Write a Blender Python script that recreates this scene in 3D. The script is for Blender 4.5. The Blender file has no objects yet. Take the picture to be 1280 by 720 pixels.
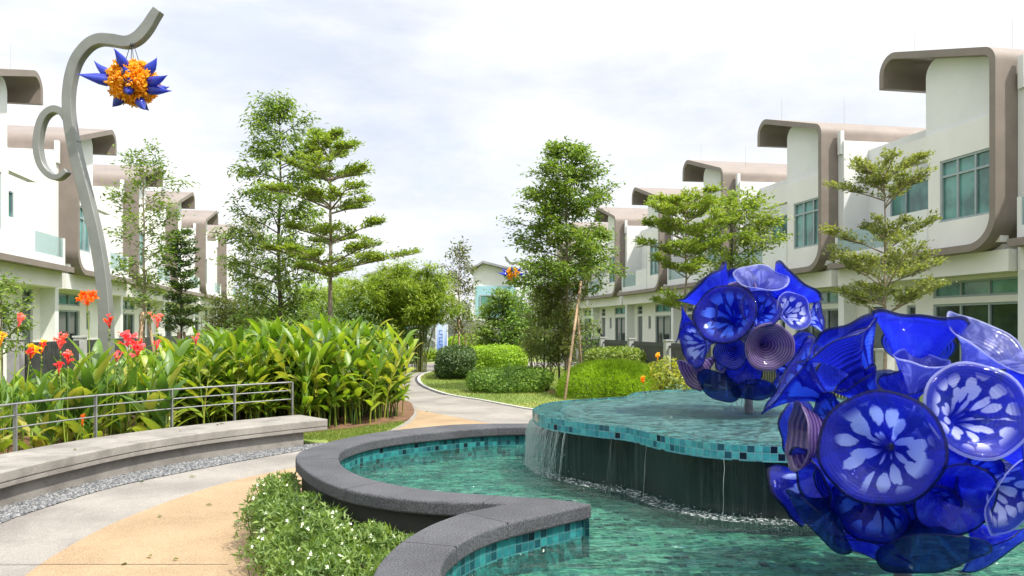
import bpy, bmesh, math, random
import numpy as np
from mathutils import Vector, Matrix
R = math.radians
random.seed(7); RNG = np.random.default_rng(11)
SC = bpy.context.scene; COL = SC.collection

# ------------------------------------------------------------------ camera
F = 950.0; EYE = 1.6; HZ = 409.0
cam_d = bpy.data.cameras.new('camera'); cam = bpy.data.objects.new('camera', cam_d); COL.objects.link(cam)
cam.location = (0, 0, EYE); cam.rotation_euler = (R(90), 0, 0)
cam_d.sensor_width = 36.0; cam_d.lens = F/1280*36; cam_d.shift_y = (HZ-360)/1280
cam_d.clip_start = 0.05; cam_d.clip_end = 1500
SC.camera = cam

# ------------------------------------------------------------------ world + sun
SUN_EL, SUN_AZ = 58.0, 122.0          # azimuth measured clockwise from +Y (north)
w = bpy.data.worlds.new('World'); SC.world = w; w.use_nodes = True
nt = w.node_tree; nt.nodes.clear()
out = nt.nodes.new('ShaderNodeOutputWorld'); bg = nt.nodes.new('ShaderNodeBackground')
sky = nt.nodes.new('ShaderNodeTexSky'); sky.sky_type = 'NISHITA'; sky.sun_disc = False
sky.sun_elevation = R(SUN_EL); sky.sun_rotation = R(SUN_AZ); sky.air_density = 1.0; sky.dust_density = 2.0
tc = nt.nodes.new('ShaderNodeTexCoord'); mp = nt.nodes.new('ShaderNodeMapping')
mp.inputs['Scale'].default_value = (1.0, 1.0, 2.6); mp.inputs['Location'].default_value = (.35, .1, .2)
n1 = nt.nodes.new('ShaderNodeTexNoise'); n1.inputs['Scale'].default_value = 1.6; n1.inputs['Detail'].default_value = 9; n1.inputs['Roughness'].default_value = .55; n1.inputs['Distortion'].default_value = .4
n2 = nt.nodes.new('ShaderNodeTexNoise'); n2.inputs['Scale'].default_value = 2.6; n2.inputs['Detail'].default_value = 8; n2.inputs['Roughness'].default_value = .6
r1 = nt.nodes.new('ShaderNodeValToRGB'); r1.color_ramp.elements[0].position = .28; r1.color_ramp.elements[1].position = .60
r1.color_ramp.elements[0].color = (.60, .60, .60, 1)
r2 = nt.nodes.new('ShaderNodeValToRGB'); r2.color_ramp.elements[0].position = .36; r2.color_ramp.elements[1].position = .58
r2.color_ramp.elements[0].color = (7.5, 8.05, 9.1, 1); r2.color_ramp.elements[1].color = (10.2, 10.2, 10.3, 1)
mx = nt.nodes.new('ShaderNodeMix'); mx.data_type = 'RGBA'
L = nt.links.new
L(tc.outputs['Generated'], mp.inputs['Vector']); L(mp.outputs[0], n1.inputs['Vector']); L(mp.outputs[0], n2.inputs['Vector'])
L(n1.outputs[0], r1.inputs[0]); L(n2.outputs[0], r2.inputs[0])
L(r1.outputs[0], mx.inputs[0]); L(sky.outputs[0], mx.inputs[6]); L(r2.outputs[0], mx.inputs[7])
sz = nt.nodes.new('ShaderNodeSeparateXYZ'); L(tc.outputs['Generated'], sz.inputs[0])
zr = nt.nodes.new('ShaderNodeMapRange'); zr.interpolation_type = 'SMOOTHSTEP'
for k_, v_ in zip(('From Min', 'From Max', 'To Min', 'To Max'), (.40, .90, 1.0, 1.9)): zr.inputs[k_].default_value = v_
L(sz.outputs[2], zr.inputs['Value'])
dp = nt.nodes.new('ShaderNodeVectorMath'); dp.operation = 'DOT_PRODUCT'; L(tc.outputs['Generated'], dp.inputs[0])
dp.inputs[1].default_value = (math.sin(R(SUN_AZ))*math.cos(R(SUN_EL)), math.cos(R(SUN_AZ))*math.cos(R(SUN_EL)), math.sin(R(SUN_EL)))
sr = nt.nodes.new('ShaderNodeMapRange'); sr.interpolation_type = 'SMOOTHSTEP'
for k_, v_ in zip(('From Min', 'From Max', 'To Min', 'To Max'), (.55, 1.0, 1.0, 1.8)): sr.inputs[k_].default_value = v_
L(dp.outputs['Value'], sr.inputs['Value'])
pm = nt.nodes.new('ShaderNodeMath'); pm.operation = 'MULTIPLY'; L(zr.outputs[0], pm.inputs[0]); L(sr.outputs[0], pm.inputs[1])
sm = nt.nodes.new('ShaderNodeVectorMath'); sm.operation = 'SCALE'; L(mx.outputs[2], sm.inputs[0]); L(pm.outputs[0], sm.inputs['Scale'])
L(sm.outputs[0], bg.inputs['Color']); bg.inputs['Strength'].default_value = .0715
L(bg.outputs[0], out.inputs[0])
sd = bpy.data.lights.new('sun', 'SUN'); so = bpy.data.objects.new('sun', sd); COL.objects.link(so)
sd.energy = 3.6; sd.angle = R(1.2); sd.color = (1, .95, .86)
_d = Vector((math.sin(R(SUN_AZ))*math.cos(R(SUN_EL)), math.cos(R(SUN_AZ))*math.cos(R(SUN_EL)), math.sin(R(SUN_EL))))
so.rotation_euler = _d.to_track_quat('Z', 'Y').to_euler()
vs = SC.view_settings; SC.display_settings.display_device = 'sRGB'
vs.view_transform = 'Standard'; vs.look = 'None'; vs.gamma = 1; vs.exposure = 0.72; vs.use_curve_mapping = False
SC.cycles.max_bounces = 10; SC.cycles.transparent_max_bounces = 24; SC.cycles.use_denoising = True
SC.cycles.caustics_reflective = False; SC.cycles.caustics_refractive = False; SC.cycles.sample_clamp_indirect = 6

# ------------------------------------------------------------------ helpers
def at(px, py, Y): return Vector(((px-640)/F*Y, Y, EYE-(py-HZ)/F*Y))
def gp(px, py, z=0.0):
    Y = (EYE-z)*F/(py-HZ); return ((px-640)/F*Y, Y)
TH = math.atan(180/F); CS, SN = math.cos(TH), math.sin(TH)
def row(l, s): return (l*CS - s*SN, s*CS + l*SN)      # row frame (lateral, along) to world x, y

def tag(o, label=None, cat=None, group=None, kind=None):
    if label: o['label'] = label
    if cat: o['category'] = cat
    if group: o['group'] = group
    if kind: o['kind'] = kind
    return o
def empty(name, loc=(0, 0, 0), rz=0.0):
    o = bpy.data.objects.new(name, None); o.empty_display_size = .2; o.location = loc; o.rotation_euler = (0, 0, rz)
    COL.objects.link(o); return o
def link(name, me, mat=None, parent=None):
    o = bpy.data.objects.new(name, me); COL.objects.link(o)
    if mat and not me.materials: me.materials.append(mat)
    if parent: o.parent = parent
    return o
def copy_tree(o, parent=None):
    c = o.copy(); COL.objects.link(c)
    if parent: c.parent = parent
    for ch in o.children: copy_tree(ch, c)
    return c
def lerp(a, b, t): return a+(b-a)*t

class MB:
    def __init__(s): s.v = []; s.f = []; s.uv = []; s.has_uv = False
    def add(s, vs, fs, uvs=None):
        k = len(s.v); s.v += [tuple(p) for p in vs]
        for i, f in enumerate(fs):
            s.f.append(tuple(j+k for j in f)); s.uv.append(uvs[i] if uvs else None)
        if uvs: s.has_uv = True
    def box(s, x0, x1, y0, y1, z0, z1):
        s.add([(x0,y0,z0),(x1,y0,z0),(x1,y1,z0),(x0,y1,z0),(x0,y0,z1),(x1,y0,z1),(x1,y1,z1),(x0,y1,z1)],
              [(0,3,2,1),(4,5,6,7),(0,1,5,4),(1,2,6,5),(2,3,7,6),(3,0,4,7)])
    def tube(s, pts, rad, n=8, cap=True):
        pts = [Vector(p) for p in pts]; m = len(pts)
        if not hasattr(rad, '__len__'): rad = [rad]*m
        base = len(s.v); up = Vector((0, 0, 1)); prev = None; vs = []; fs = []
        for i, p in enumerate(pts):
            t = (pts[min(i+1, m-1)]-pts[max(i-1, 0)]).normalized()
            if prev is None:
                a = t.cross(up)
                if a.length < .05: a = t.cross(Vector((0, 1, 0)))
            else:
                a = prev - t*prev.dot(t)
            a.normalize(); prev = a; b = t.cross(a)
            for k in range(n):
                c = 2*math.pi*k/n; vs.append(p+(a*math.cos(c)+b*math.sin(c))*rad[i])
        for i in range(m-1):
            for k in range(n):
                k2 = (k+1) % n; fs.append((i*n+k, i*n+k2, (i+1)*n+k2, (i+1)*n+k))
        if cap: fs.append(tuple(range(n-1, -1, -1))); fs.append(tuple((m-1)*n+k for k in range(n)))
        s.add(vs, fs)
    def prism(s, poly, fn, d0, d1):       # poly: 2d list, fn(a,b,d)->xyz
        n = len(poly); vs = [fn(a, b, d0) for a, b in poly]+[fn(a, b, d1) for a, b in poly]
        s.add(vs, [tuple(range(n)), tuple(range(2*n-1, n-1, -1))]+[(i, i+n, (i+1) % n+n, (i+1) % n) for i in range(n)])
    def ball(s, c, r, nu=8, nv=6, sc=(1, 1, 1)):
        vs = []; fs = []
        for i in range(nv+1):
            th = math.pi*i/nv
            for k in range(nu):
                ph = 2*math.pi*k/nu
                vs.append((c[0]+r*sc[0]*math.sin(th)*math.cos(ph), c[1]+r*sc[1]*math.sin(th)*math.sin(ph), c[2]+r*sc[2]*math.cos(th)))
        for i in range(nv):
            for k in range(nu):
                k2 = (k+1) % nu; fs.append((i*nu+k, (i+1)*nu+k, (i+1)*nu+k2, i*nu+k2))
        s.add(vs, fs)
    def mesh(s, name, smooth=False, fix=True, weld=0):
        me = bpy.data.meshes.new(name); me.from_pydata(s.v, [], s.f); me.update()
        if s.has_uv:
            ul = me.uv_layers.new(name='UVMap')
            for p, u in zip(me.polygons, s.uv):
                if u:
                    for li, q in zip(p.loop_indices, u): ul.data[li].uv = q
        if fix or weld:
            bm = bmesh.new(); bm.from_mesh(me)
            if weld: bmesh.ops.remove_doubles(bm, verts=bm.verts, dist=weld)
            if fix: bmesh.ops.recalc_face_normals(bm, faces=bm.faces)
            bm.to_mesh(me); bm.free()
        if smooth:
            me.polygons.foreach_set('use_smooth', [True]*len(me.polygons))
        return me
    def build(s, name, mat, parent=None, smooth=False, fix=True, bevel=0, weld=0, angle=None, seg=2):
        o = link(name, s.mesh(name, smooth, fix, weld), mat, parent)
        if bevel:
            m = o.modifiers.new('bevel', 'BEVEL'); m.width = bevel; m.segments = seg; m.limit_method = 'ANGLE'; m.angle_limit = R(40)
        return o

def catmull(pts, n=8, closed=False):
    P = [Vector(p) for p in pts]; o = []; m = len(P)
    for i in range(m if closed else m-1):
        if closed: a, b, c, d = P[(i-1) % m], P[i], P[(i+1) % m], P[(i+2) % m]
        else: a, b, c, d = P[max(i-1, 0)], P[i], P[i+1], P[min(i+2, m-1)]
        for k in range(n):
            t = k/n
            o.append(.5*((2*b)+(c-a)*t+(2*a-5*b+4*c-d)*t*t+(3*b-a-3*c+d)*t**3))
    if not closed: o.append(P[-1])
    return o
def offset2(pts, d):
    o = []; m = len(pts)
    for i, p in enumerate(pts):
        t = (Vector(pts[min(i+1, m-1)][:2])-Vector(pts[max(i-1, 0)][:2])).normalized()
        o.append((p[0]-t.y*d, p[1]+t.x*d))
    return o
def resample(pts, n):
    P = [Vector(p) for p in pts]; Ls = [0]
    for a, b in zip(P, P[1:]): Ls.append(Ls[-1]+(b-a).length)
    o = []; j = 0
    for i in range(n):
        t = Ls[-1]*i/(n-1)
        while j < len(P)-2 and Ls[j+1] < t: j += 1
        o.append(P[j].lerp(P[j+1], (t-Ls[j])/max(Ls[j+1]-Ls[j], 1e-9)))
    return o
def fill_poly(loops, z):
    bm = bmesh.new(); es = []
    for lp in loops:
        vs = [bm.verts.new((p[0], p[1], z)) for p in lp]
        for i in range(len(vs)): es.append(bm.edges.new((vs[i], vs[(i+1) % len(vs)])))
    bmesh.ops.triangle_fill(bm, edges=es, use_beauty=True)
    for f in bm.faces:
        if f.normal.z < 0: f.normal_flip()
    return bm
def sheet(name, loops, z, mat):
    bm = fill_poly(loops, z); me = bpy.data.meshes.new(name); bm.to_mesh(me); bm.free()
    return link(name, me, mat)
def slab(name, loops, z0, z1, mat, parent=None, bevel=0, seg=3):
    bm = fill_poly(loops, z1)
    r = bmesh.ops.extrude_face_region(bm, geom=list(bm.faces))
    for e in r['geom']:
        if isinstance(e, bmesh.types.BMVert): e.co.z = z0
    bmesh.ops.recalc_face_normals(bm, faces=bm.faces)
    me = bpy.data.meshes.new(name); bm.to_mesh(me); bm.free()
    o = link(name, me, mat, parent)
    if bevel:
        m = o.modifiers.new('bevel', 'BEVEL'); m.width = bevel; m.segments = seg; m.limit_method = 'ANGLE'; m.angle_limit = R(50)
    return o
def inside(p, poly):
    x, y = p[0], p[1]; c = False; n = len(poly)
    for i in range(n):
        x1, y1 = poly[i][0], poly[i][1]; x2, y2 = poly[(i+1) % n][0], poly[(i+1) % n][1]
        if (y1 > y) != (y2 > y) and x < (x2-x1)*(y-y1)/(y2-y1)+x1: c = not c
    return c

# ------------------------------------------------------------------ materials
def newmat(name):
    m = bpy.data.materials.new(name); m.use_nodes = True; t = m.node_tree
    return m, t, t.nodes['Principled BSDF'], t.nodes['Material Output']
def N(t, typ, **kw):
    n = t.nodes.new(typ)
    for k, v in kw.items():
        if k in n.inputs.keys(): n.inputs[k].default_value = v
        else: setattr(n, k, v)
    return n
def ramp(t, pts):
    n = t.nodes.new('ShaderNodeValToRGB'); e = n.color_ramp.elements
    while len(e) < len(pts): e.new(.5)
    for x, (p, c) in zip(e, pts):
        x.position = p; x.color = (*c, 1) if len(c) == 3 else c
    return n
def noisy(name, c1, c2, scale=6, rough=.6, bump=0, bscale=None, detail=6, spec=.4, metal=0, mid=(.35, .65), coat=0, fine=None, stain=None):
    m, t, b, o = newmat(name); tc = N(t, 'ShaderNodeTexCoord')
    n = N(t, 'ShaderNodeTexNoise', Scale=scale, Detail=detail, Roughness=.6); t.links.new(tc.outputs['Object'], n.inputs['Vector'])
    r = ramp(t, [(mid[0], c1), (mid[1], c2)]); t.links.new(n.outputs[0], r.inputs[0])
    colout = r.outputs[0]
    if fine:                                  # (scale, dark factor) speckle
        v = N(t, 'ShaderNodeTexNoise', Scale=fine[0], Detail=2); t.links.new(tc.outputs['Object'], v.inputs['Vector'])
        r2 = ramp(t, [(.35, (fine[1],)*3), (.65, (fine[2],)*3)]); t.links.new(v.outputs[0], r2.inputs[0])
        mm = N(t, 'ShaderNodeMix', data_type='RGBA', blend_type='MULTIPLY'); mm.inputs[0].default_value = 1
        t.links.new(colout, mm.inputs[6]); t.links.new(r2.outputs[0], mm.inputs[7]); colout = mm.outputs[2]
    t.links.new(colout, b.inputs['Base Color'])
    b.inputs['Roughness'].default_value = rough; b.inputs['Specular IOR Level'].default_value = spec; b.inputs['Metallic'].default_value = metal
    b.inputs['Coat Weight'].default_value = coat
    if stain:
        v = N(t, 'ShaderNodeTexNoise', Scale=stain[0], Detail=8, Roughness=.68, Distortion=.5); t.links.new(tc.outputs['Object'], v.inputs['Vector'])
        r3 = ramp(t, [(.38, (stain[1],)*3), (.55, (1, 1, 1))]); t.links.new(v.outputs[0], r3.inputs[0])
        mm = N(t, 'ShaderNodeMix', data_type='RGBA', blend_type='MULTIPLY'); mm.inputs[0].default_value = 1
        t.links.new(colout, mm.inputs[6]); t.links.new(r3.outputs[0], mm.inputs[7]); t.links.new(mm.outputs[2], b.inputs['Base Color'])
    if bump:
        n3 = N(t, 'ShaderNodeTexNoise', Scale=bscale or scale*4, Detail=5); t.links.new(tc.outputs['Object'], n3.inputs['Vector'])
        bp = N(t, 'ShaderNodeBump', Strength=bump, Distance=.02); t.links.new(n3.outputs[0], bp.inputs['Height']); t.links.new(bp.outputs[0], b.inputs['Normal'])
    return m
def leafmat(name, cols, trans=.35, rough=.45, spec=.35, nscale=1.3):
    m, t, b, o = newmat(name)
    g = N(t, 'ShaderNodeNewGeometry'); tc = N(t, 'ShaderNodeTexCoord')
    n = N(t, 'ShaderNodeTexNoise', Scale=nscale, Detail=3); t.links.new(tc.outputs['Object'], n.inputs['Vector'])
    a = N(t, 'ShaderNodeMath', operation='MULTIPLY_ADD'); a.inputs[1].default_value = .6; a.inputs[2].default_value = -.1
    a2 = N(t, 'ShaderNodeMath', operation='MULTIPLY_ADD'); a2.inputs[1].default_value = .8
    t.links.new(g.outputs['Random Per Island'], a.inputs[0]); t.links.new(n.outputs[0], a2.inputs[0]); t.links.new(a.outputs[0], a2.inputs[2])
    r = ramp(t, [(.15+.7*i/(len(cols)-1), c) for i, c in enumerate(cols)]); t.links.new(a2.outputs[0], r.inputs[0])
    t.links.new(r.outputs[0], b.inputs['Base Color']); b.inputs['Roughness'].default_value = rough; b.inputs['Specular IOR Level'].default_value = spec
    tr = N(t, 'ShaderNodeBsdfTranslucent'); mm = N(t, 'ShaderNodeMix', data_type='RGBA', blend_type='MULTIPLY'); mm.inputs[0].default_value = 1
    t.links.new(r.outputs[0], mm.inputs[6]); mm.inputs[7].default_value = (1.7, 1.75, .7, 1); t.links.new(mm.outputs[2], tr.inputs['Color'])
    ms = N(t, 'ShaderNodeMixShader'); ms.inputs[0].default_value = trans
    t.links.new(b.outputs[0], ms.inputs[1]); t.links.new(tr.outputs[0], ms.inputs[2]); t.links.new(ms.outputs[0], o.inputs['Surface'])
    return m
def tilemat(name, size, cols, grout, wrap_uv=True, rough=.12, bump=.3, dark=.1):
    """square mosaic on UVs in metres, one colour drawn at random per tile"""
    m, t, b, o = newmat(name); tc = N(t, 'ShaderNodeTexCoord')
    src = tc.outputs['UV' if wrap_uv else 'Object']
    sc = N(t, 'ShaderNodeVectorMath', operation='SCALE'); sc.inputs['Scale'].default_value = 1/size; t.links.new(src, sc.inputs[0])
    fl = N(t, 'ShaderNodeVectorMath', operation='FLOOR'); t.links.new(sc.outputs[0], fl.inputs[0])
    if not wrap_uv:
        mul = N(t, 'ShaderNodeVectorMath', operation='MULTIPLY'); mul.inputs[1].default_value = (1, 1, 0); t.links.new(fl.outputs[0], mul.inputs[0]); flo = mul.outputs[0]
    else: flo = fl.outputs[0]
    wn = N(t, 'ShaderNodeTexWhiteNoise', noise_dimensions='2D'); t.links.new(flo, wn.inputs['Vector'])
    r = ramp(t, cols); r.color_ramp.interpolation = 'CONSTANT'; t.links.new(wn.outputs['Value'], r.inputs[0])
    fr = N(t, 'ShaderNodeVectorMath', operation='FRACTION'); t.links.new(sc.outputs[0], fr.inputs[0])
    sx = N(t, 'ShaderNodeSeparateXYZ'); t.links.new(fr.outputs[0], sx.inputs[0])
    d = []
    for ax in (0, 1):
        s1 = N(t, 'ShaderNodeMath', operation='SUBTRACT'); s1.inputs[1].default_value = .5; t.links.new(sx.outputs[ax], s1.inputs[0])
        s2 = N(t, 'ShaderNodeMath', operation='ABSOLUTE'); t.links.new(s1.outputs[0], s2.inputs[0]); d.append(s2.outputs[0])
    mxx = N(t, 'ShaderNodeMath', operation='MAXIMUM'); t.links.new(d[0], mxx.inputs[0]); t.links.new(d[1], mxx.inputs[1])
    gr = ramp(t, [(.44, (0, 0, 0)), (.475, (1, 1, 1))]); t.links.new(mxx.outputs[0], gr.inputs[0])
    mm = N(t, 'ShaderNodeMix', data_type='RGBA'); t.links.new(gr.outputs[0], mm.inputs[0]); t.links.new(r.outputs[0], mm.inputs[6]); mm.inputs[7].default_value = (*grout, 1)
    n = N(t, 'ShaderNodeTexNoise', Scale=30, Detail=3); t.links.new(src, n.inputs['Vector'])
    rr = ramp(t, [(.3, (.8,)*3), (.7, (1.15,)*3)]); t.links.new(n.outputs[0], rr.inputs[0])
    m3 = N(t, 'ShaderNodeMix', data_type='RGBA', blend_type='MULTIPLY'); m3.inputs[0].default_value = 1
    t.links.new(mm.outputs[2], m3.inputs[6]); t.links.new(rr.outputs[0], m3.inputs[7]); t.links.new(m3.outputs[2], b.inputs['Base Color'])
    b.inputs['Roughness'].default_value = rough
    bp = N(t, 'ShaderNodeBump', Strength=bump, Distance=.004, invert=True); t.links.new(gr.outputs[0], bp.inputs['Height']); t.links.new(bp.outputs[0], b.inputs['Normal'])
    return m
def watermat(name, tint, bump, scale, stretch=(1, 1, 1), rough=.03, murk=.3, cloudy=(.22, .40, .33)):
    """thin water: fresnel mirror over a tinted clear layer, rippled normal"""
    m, t, b, o = newmat(name); t.nodes.remove(b); tc = N(t, 'ShaderNodeTexCoord')
    mp = N(t, 'ShaderNodeMapping'); mp.inputs['Scale'].default_value = stretch; t.links.new(tc.outputs['Object'], mp.inputs[0])
    n = N(t, 'ShaderNodeTexNoise', Scale=scale, Detail=3, Roughness=.5, Distortion=.6); t.links.new(mp.outputs[0], n.inputs['Vector'])
    n2 = N(t, 'ShaderNodeTexNoise', Scale=scale*3.1, Detail=2, Distortion=.3); t.links.new(mp.outputs[0], n2.inputs['Vector'])
    ad = N(t, 'ShaderNodeMath', operation='MULTIPLY_ADD'); ad.inputs[1].default_value = .3; t.links.new(n2.outputs[0], ad.inputs[0]); t.links.new(n.outputs[0], ad.inputs[2])
    n4 = N(t, 'ShaderNodeTexNoise', Scale=scale*.3, Detail=2, Distortion=1.0); t.links.new(mp.outputs[0], n4.inputs['Vector'])
    ad2 = N(t, 'ShaderNodeMath', operation='MULTIPLY_ADD'); ad2.inputs[1].default_value = 2.0; t.links.new(n4.outputs[0], ad2.inputs[0]); t.links.new(ad.outputs[0], ad2.inputs[2]); ad = ad2
    bp = N(t, 'ShaderNodeBump', Strength=bump, Distance=.2); t.links.new(ad.outputs[0], bp.inputs['Height'])
    fr = N(t, 'ShaderNodeFresnel', IOR=1.33); t.links.new(bp.outputs[0], fr.inputs['Normal'])
    gl = N(t, 'ShaderNodeBsdfGlossy', Roughness=rough); t.links.new(bp.outputs[0], gl.inputs['Normal'])
    tr = N(t, 'ShaderNodeBsdfTransparent'); tr.inputs[0].default_value = (*tint, 1)
    df = N(t, 'ShaderNodeBsdfDiffuse'); df.inputs[0].default_value = (*cloudy, 1); mk = N(t, 'ShaderNodeMixShader'); mk.inputs[0].default_value = murk
    t.links.new(tr.outputs[0], mk.inputs[1]); t.links.new(df.outputs[0], mk.inputs[2])
    ms = N(t, 'ShaderNodeMixShader'); t.links.new(fr.outputs[0], ms.inputs[0]); t.links.new(mk.outputs[0], ms.inputs[1]); t.links.new(gl.outputs[0], ms.inputs[2])
    t.links.new(ms.outputs[0], o.inputs['Surface']); return m

M = {}
M['white'] = noisy('white render', (.67, .675, .665), (.73, .73, .72), 1.2, .75, .06, 60, spec=.25)
M['cream'] = noisy('cream render', (.71, .695, .665), (.77, .755, .725), 1.0, .75, .06, 60, spec=.25)
M['taupe'] = noisy('taupe render', (.195, .162, .138), (.235, .197, .168), 1.4, .6, .05, 50, spec=.35)
M['frame'] = noisy('window aluminium', (.26, .32, .33), (.32, .38, .39), 3, .4, spec=.5)
M['door'] = noisy('door grey', (.10, .12, .13), (.14, .16, .17), 3, .4)
M['steel'] = noisy('galvanised steel', (.20, .205, .205), (.29, .295, .295), 9, .42, .04, 80, metal=.4)
M['sculpt'] = noisy('grey painted steel', (.19, .195, .185), (.24, .245, .23), 2.2, .42, .03, 90, metal=.25, spec=.5)
M['asphalt'] = noisy('dark asphalt', (.04, .04, .042), (.06, .06, .06), 3, .9)
M['pave'] = noisy('grey washed pavement', (.25, .23, .205), (.31, .288, .255), .9, .9, .35, 240, fine=(120, .74, 1.16), stain=(.9, .80), spec=.2)
M['tan'] = noisy('tan washed pavement', (.325, .228, .135), (.385, .28, .17), .8, .9, .4, 220, fine=(110, .70, 1.2), stain=(1.1, .84), spec=.2)
M['kerb'] = noisy('pale kerb', (.38, .37, .34), (.46, .45, .41), 3, .85, .1)
M['conc'] = noisy('bench concrete', (.235, .218, .195), (.31, .288, .258), 2.6, .85, .3, 160, fine=(140, .8, 1.12), stain=(2.4, .74), spec=.2)
M['granite'] = noisy('dark pebble wash', (.070, .071, .078), (.098, .099, .107), 2.0, .8, .55, 200, fine=(110, .5, 1.5), stain=(1.6, .78), spec=.35)
M['poolwall'] = noisy('dark pool wall', (.018, .018, .018), (.032, .032, .03), 2.5, .7, .3, 120)
m, t, b, o = newmat('wet dark stone with painted sheen'); tc = N(t, 'ShaderNodeTexCoord'); mp = N(t, 'ShaderNodeMapping'); mp.inputs['Scale'].default_value = (22, 22, 1.1); t.links.new(tc.outputs['Object'], mp.inputs[0])
n = N(t, 'ShaderNodeTexNoise', Scale=1, Detail=6, Roughness=.65, Distortion=.3); t.links.new(mp.outputs[0], n.inputs['Vector'])
r = ramp(t, [(.36, (.006, .010, .010)), (.56, (.016, .023, .021)), (.74, (.055, .07, .064))]); t.links.new(n.outputs[0], r.inputs[0]); t.links.new(r.outputs[0], b.inputs['Base Color'])  # palest vertical streaks: sheen of the running water film painted into the colour
b.inputs['Roughness'].default_value = .16; b.inputs['Specular IOR Level'].default_value = .7; bp = N(t, 'ShaderNodeBump', Strength=.5, Distance=.02); t.links.new(n.outputs[0], bp.inputs['Height']); t.links.new(bp.outputs[0], b.inputs['Normal']); M['bowlwall'] = m
M['soil'] = noisy('soil', (.10, .055, .03), (.22, .115, .06), 5, .95, .8, 40)
M['fence'] = noisy('dark fence paint', (.035, .037, .04), (.06, .062, .065), 5, .5)
M['post'] = noisy('fence post grey', (.36, .37, .36), (.46, .46, .45), 4, .8, .1)
M['bark'] = noisy('bark', (.16, .125, .09), (.30, .25, .19), 9, .9, .7, 30)
M['barkd'] = noisy('dark bark', (.05, .042, .032), (.12, .10, .08), 9, .9, .7, 30)
M['stake'] = noisy('timber stake', (.30, .20, .12), (.42, .30, .19), 8, .85, .3, 40)
M['roofgrey'] = noisy('grey roof sheet', (.22, .23, .23), (.30, .31, .31), 2, .6)
M['blue_wall'] = noisy('pale blue render', (.28, .50, .58), (.34, .57, .64), 1.5, .75)
M['hoard'] = noisy('grey boarding', (.13, .14, .14), (.18, .19, .19), 2, .6)
M['greyplastic'] = noisy('grey box', (.35, .36, .36), (.45, .46, .46), 4, .5)
M['black'] = noisy('dark metal', (.012, .012, .014), (.025, .025, .028), 6, .4)

def glasspane(name, c, rough=.06, streak=True):
    m, t, b, o = newmat(name); tc = N(t, 'ShaderNodeTexCoord')
    n = N(t, 'ShaderNodeTexNoise', Scale=1.7, Detail=4); t.links.new(tc.outputs['Object'], n.inputs['Vector'])
    r = ramp(t, [(.35, tuple(x*.55 for x in c)), (.65, tuple(x*1.35 for x in c))]); t.links.new(n.outputs[0], r.inputs[0])
    t.links.new(r.outputs[0], b.inputs['Base Color']); b.inputs['Roughness'].default_value = rough; b.inputs['Specular IOR Level'].default_value = .75
    return m
M['glass_green'] = glasspane('tinted green glass', (.085, .23, .20))
M['glass_dark'] = glasspane('dark glass', (.02, .035, .033))
def thinglass(name, tint, refl=.12, dens=.25, body=(.5, .6, .6)):
    m, t, b, o = newmat(name)
    tr = N(t, 'ShaderNodeBsdfTransparent'); tr.inputs[0].default_value = (*tint, 1)
    b.inputs['Base Color'].default_value = (*body, 1); b.inputs['Roughness'].default_value = .08; b.inputs['Specular IOR Level'].default_value = .8
    ms = N(t, 'ShaderNodeMixShader'); ms.inputs[0].default_value = dens
    t.links.new(tr.outputs[0], ms.inputs[1]); t.links.new(b.outputs[0], ms.inputs[2]); t.links.new(ms.outputs[0], o.inputs['Surface']); return m
M['balcony'] = thinglass('balcony glass', (.78, .9, .88), dens=.35, body=(.42, .52, .52))

TEAL = [(0, (.03, .20, .23)), (.16, (.045, .28, .31)), (.45, (.075, .36, .38)), (.72, (.05, .24, .30)), (.86, (.02, .09, .13)), (.945, (.006, .014, .03))]
M['tile'] = tilemat('bowl mosaic', .05, TEAL, (.16, .30, .31))
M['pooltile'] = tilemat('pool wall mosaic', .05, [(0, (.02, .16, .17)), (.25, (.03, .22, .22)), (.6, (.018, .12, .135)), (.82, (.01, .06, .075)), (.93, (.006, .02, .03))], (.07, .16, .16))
M['floortile'] = tilemat('pool floor mosaic', .055, [(0, (.09, .27, .20)), (.3, (.13, .33, .23)), (.6, (.075, .23, .18)), (.9, (.04, .13, .12)), (.96, (.02, .05, .055))], (.13, .29, .22), wrap_uv=False)
M['bowlfloor'] = tilemat('bowl floor mosaic', .05, [(0, (.07, .30, .32)), (.3, (.10, .36, .36)), (.6, (.12, .32, .32)), (.88, (.05, .17, .20)), (.96, (.02, .05, .07))], (.18, .34, .34), wrap_uv=False)
M['water'] = watermat('pool water', (.74, .93, .88), 1.0, 4.2, (.7, 1.7, 1), .03, .07, (.18, .36, .29))
M['bowlwater'] = watermat('bowl water', (.85, .97, .97), 1.0, 6.5, (.8, 1.5, 1), .04, .03)
m, t, b, o = newmat('falling water'); b.inputs['Base Color'].default_value = (.55, .68, .64, 1); b.inputs['Roughness'].default_value = .1
tr = N(t, 'ShaderNodeBsdfTransparent'); ms = N(t, 'ShaderNodeMixShader'); ms.inputs[0].default_value = .38
t.links.new(tr.outputs[0], ms.inputs[1]); t.links.new(b.outputs[0], ms.inputs[2]); t.links.new(ms.outputs[0], o.inputs['Surface']); M['fall'] = m
m, t, b, o = newmat('foam'); b.inputs['Base Color'].default_value = (.85, .9, .9, 1); b.inputs['Roughness'].default_value = .3
tr = N(t, 'ShaderNodeBsdfTransparent'); ms = N(t, 'ShaderNodeMixShader'); tc = N(t, 'ShaderNodeTexCoord')
n = N(t, 'ShaderNodeTexNoise', Scale=42, Detail=4); t.links.new(tc.outputs['Object'], n.inputs['Vector'])
r = ramp(t, [(.50, (0, 0, 0)), (.70, (.6,)*3)]); t.links.new(n.outputs[0], r.inputs[0]); t.links.new(r.outputs[0], ms.inputs[0])
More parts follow.
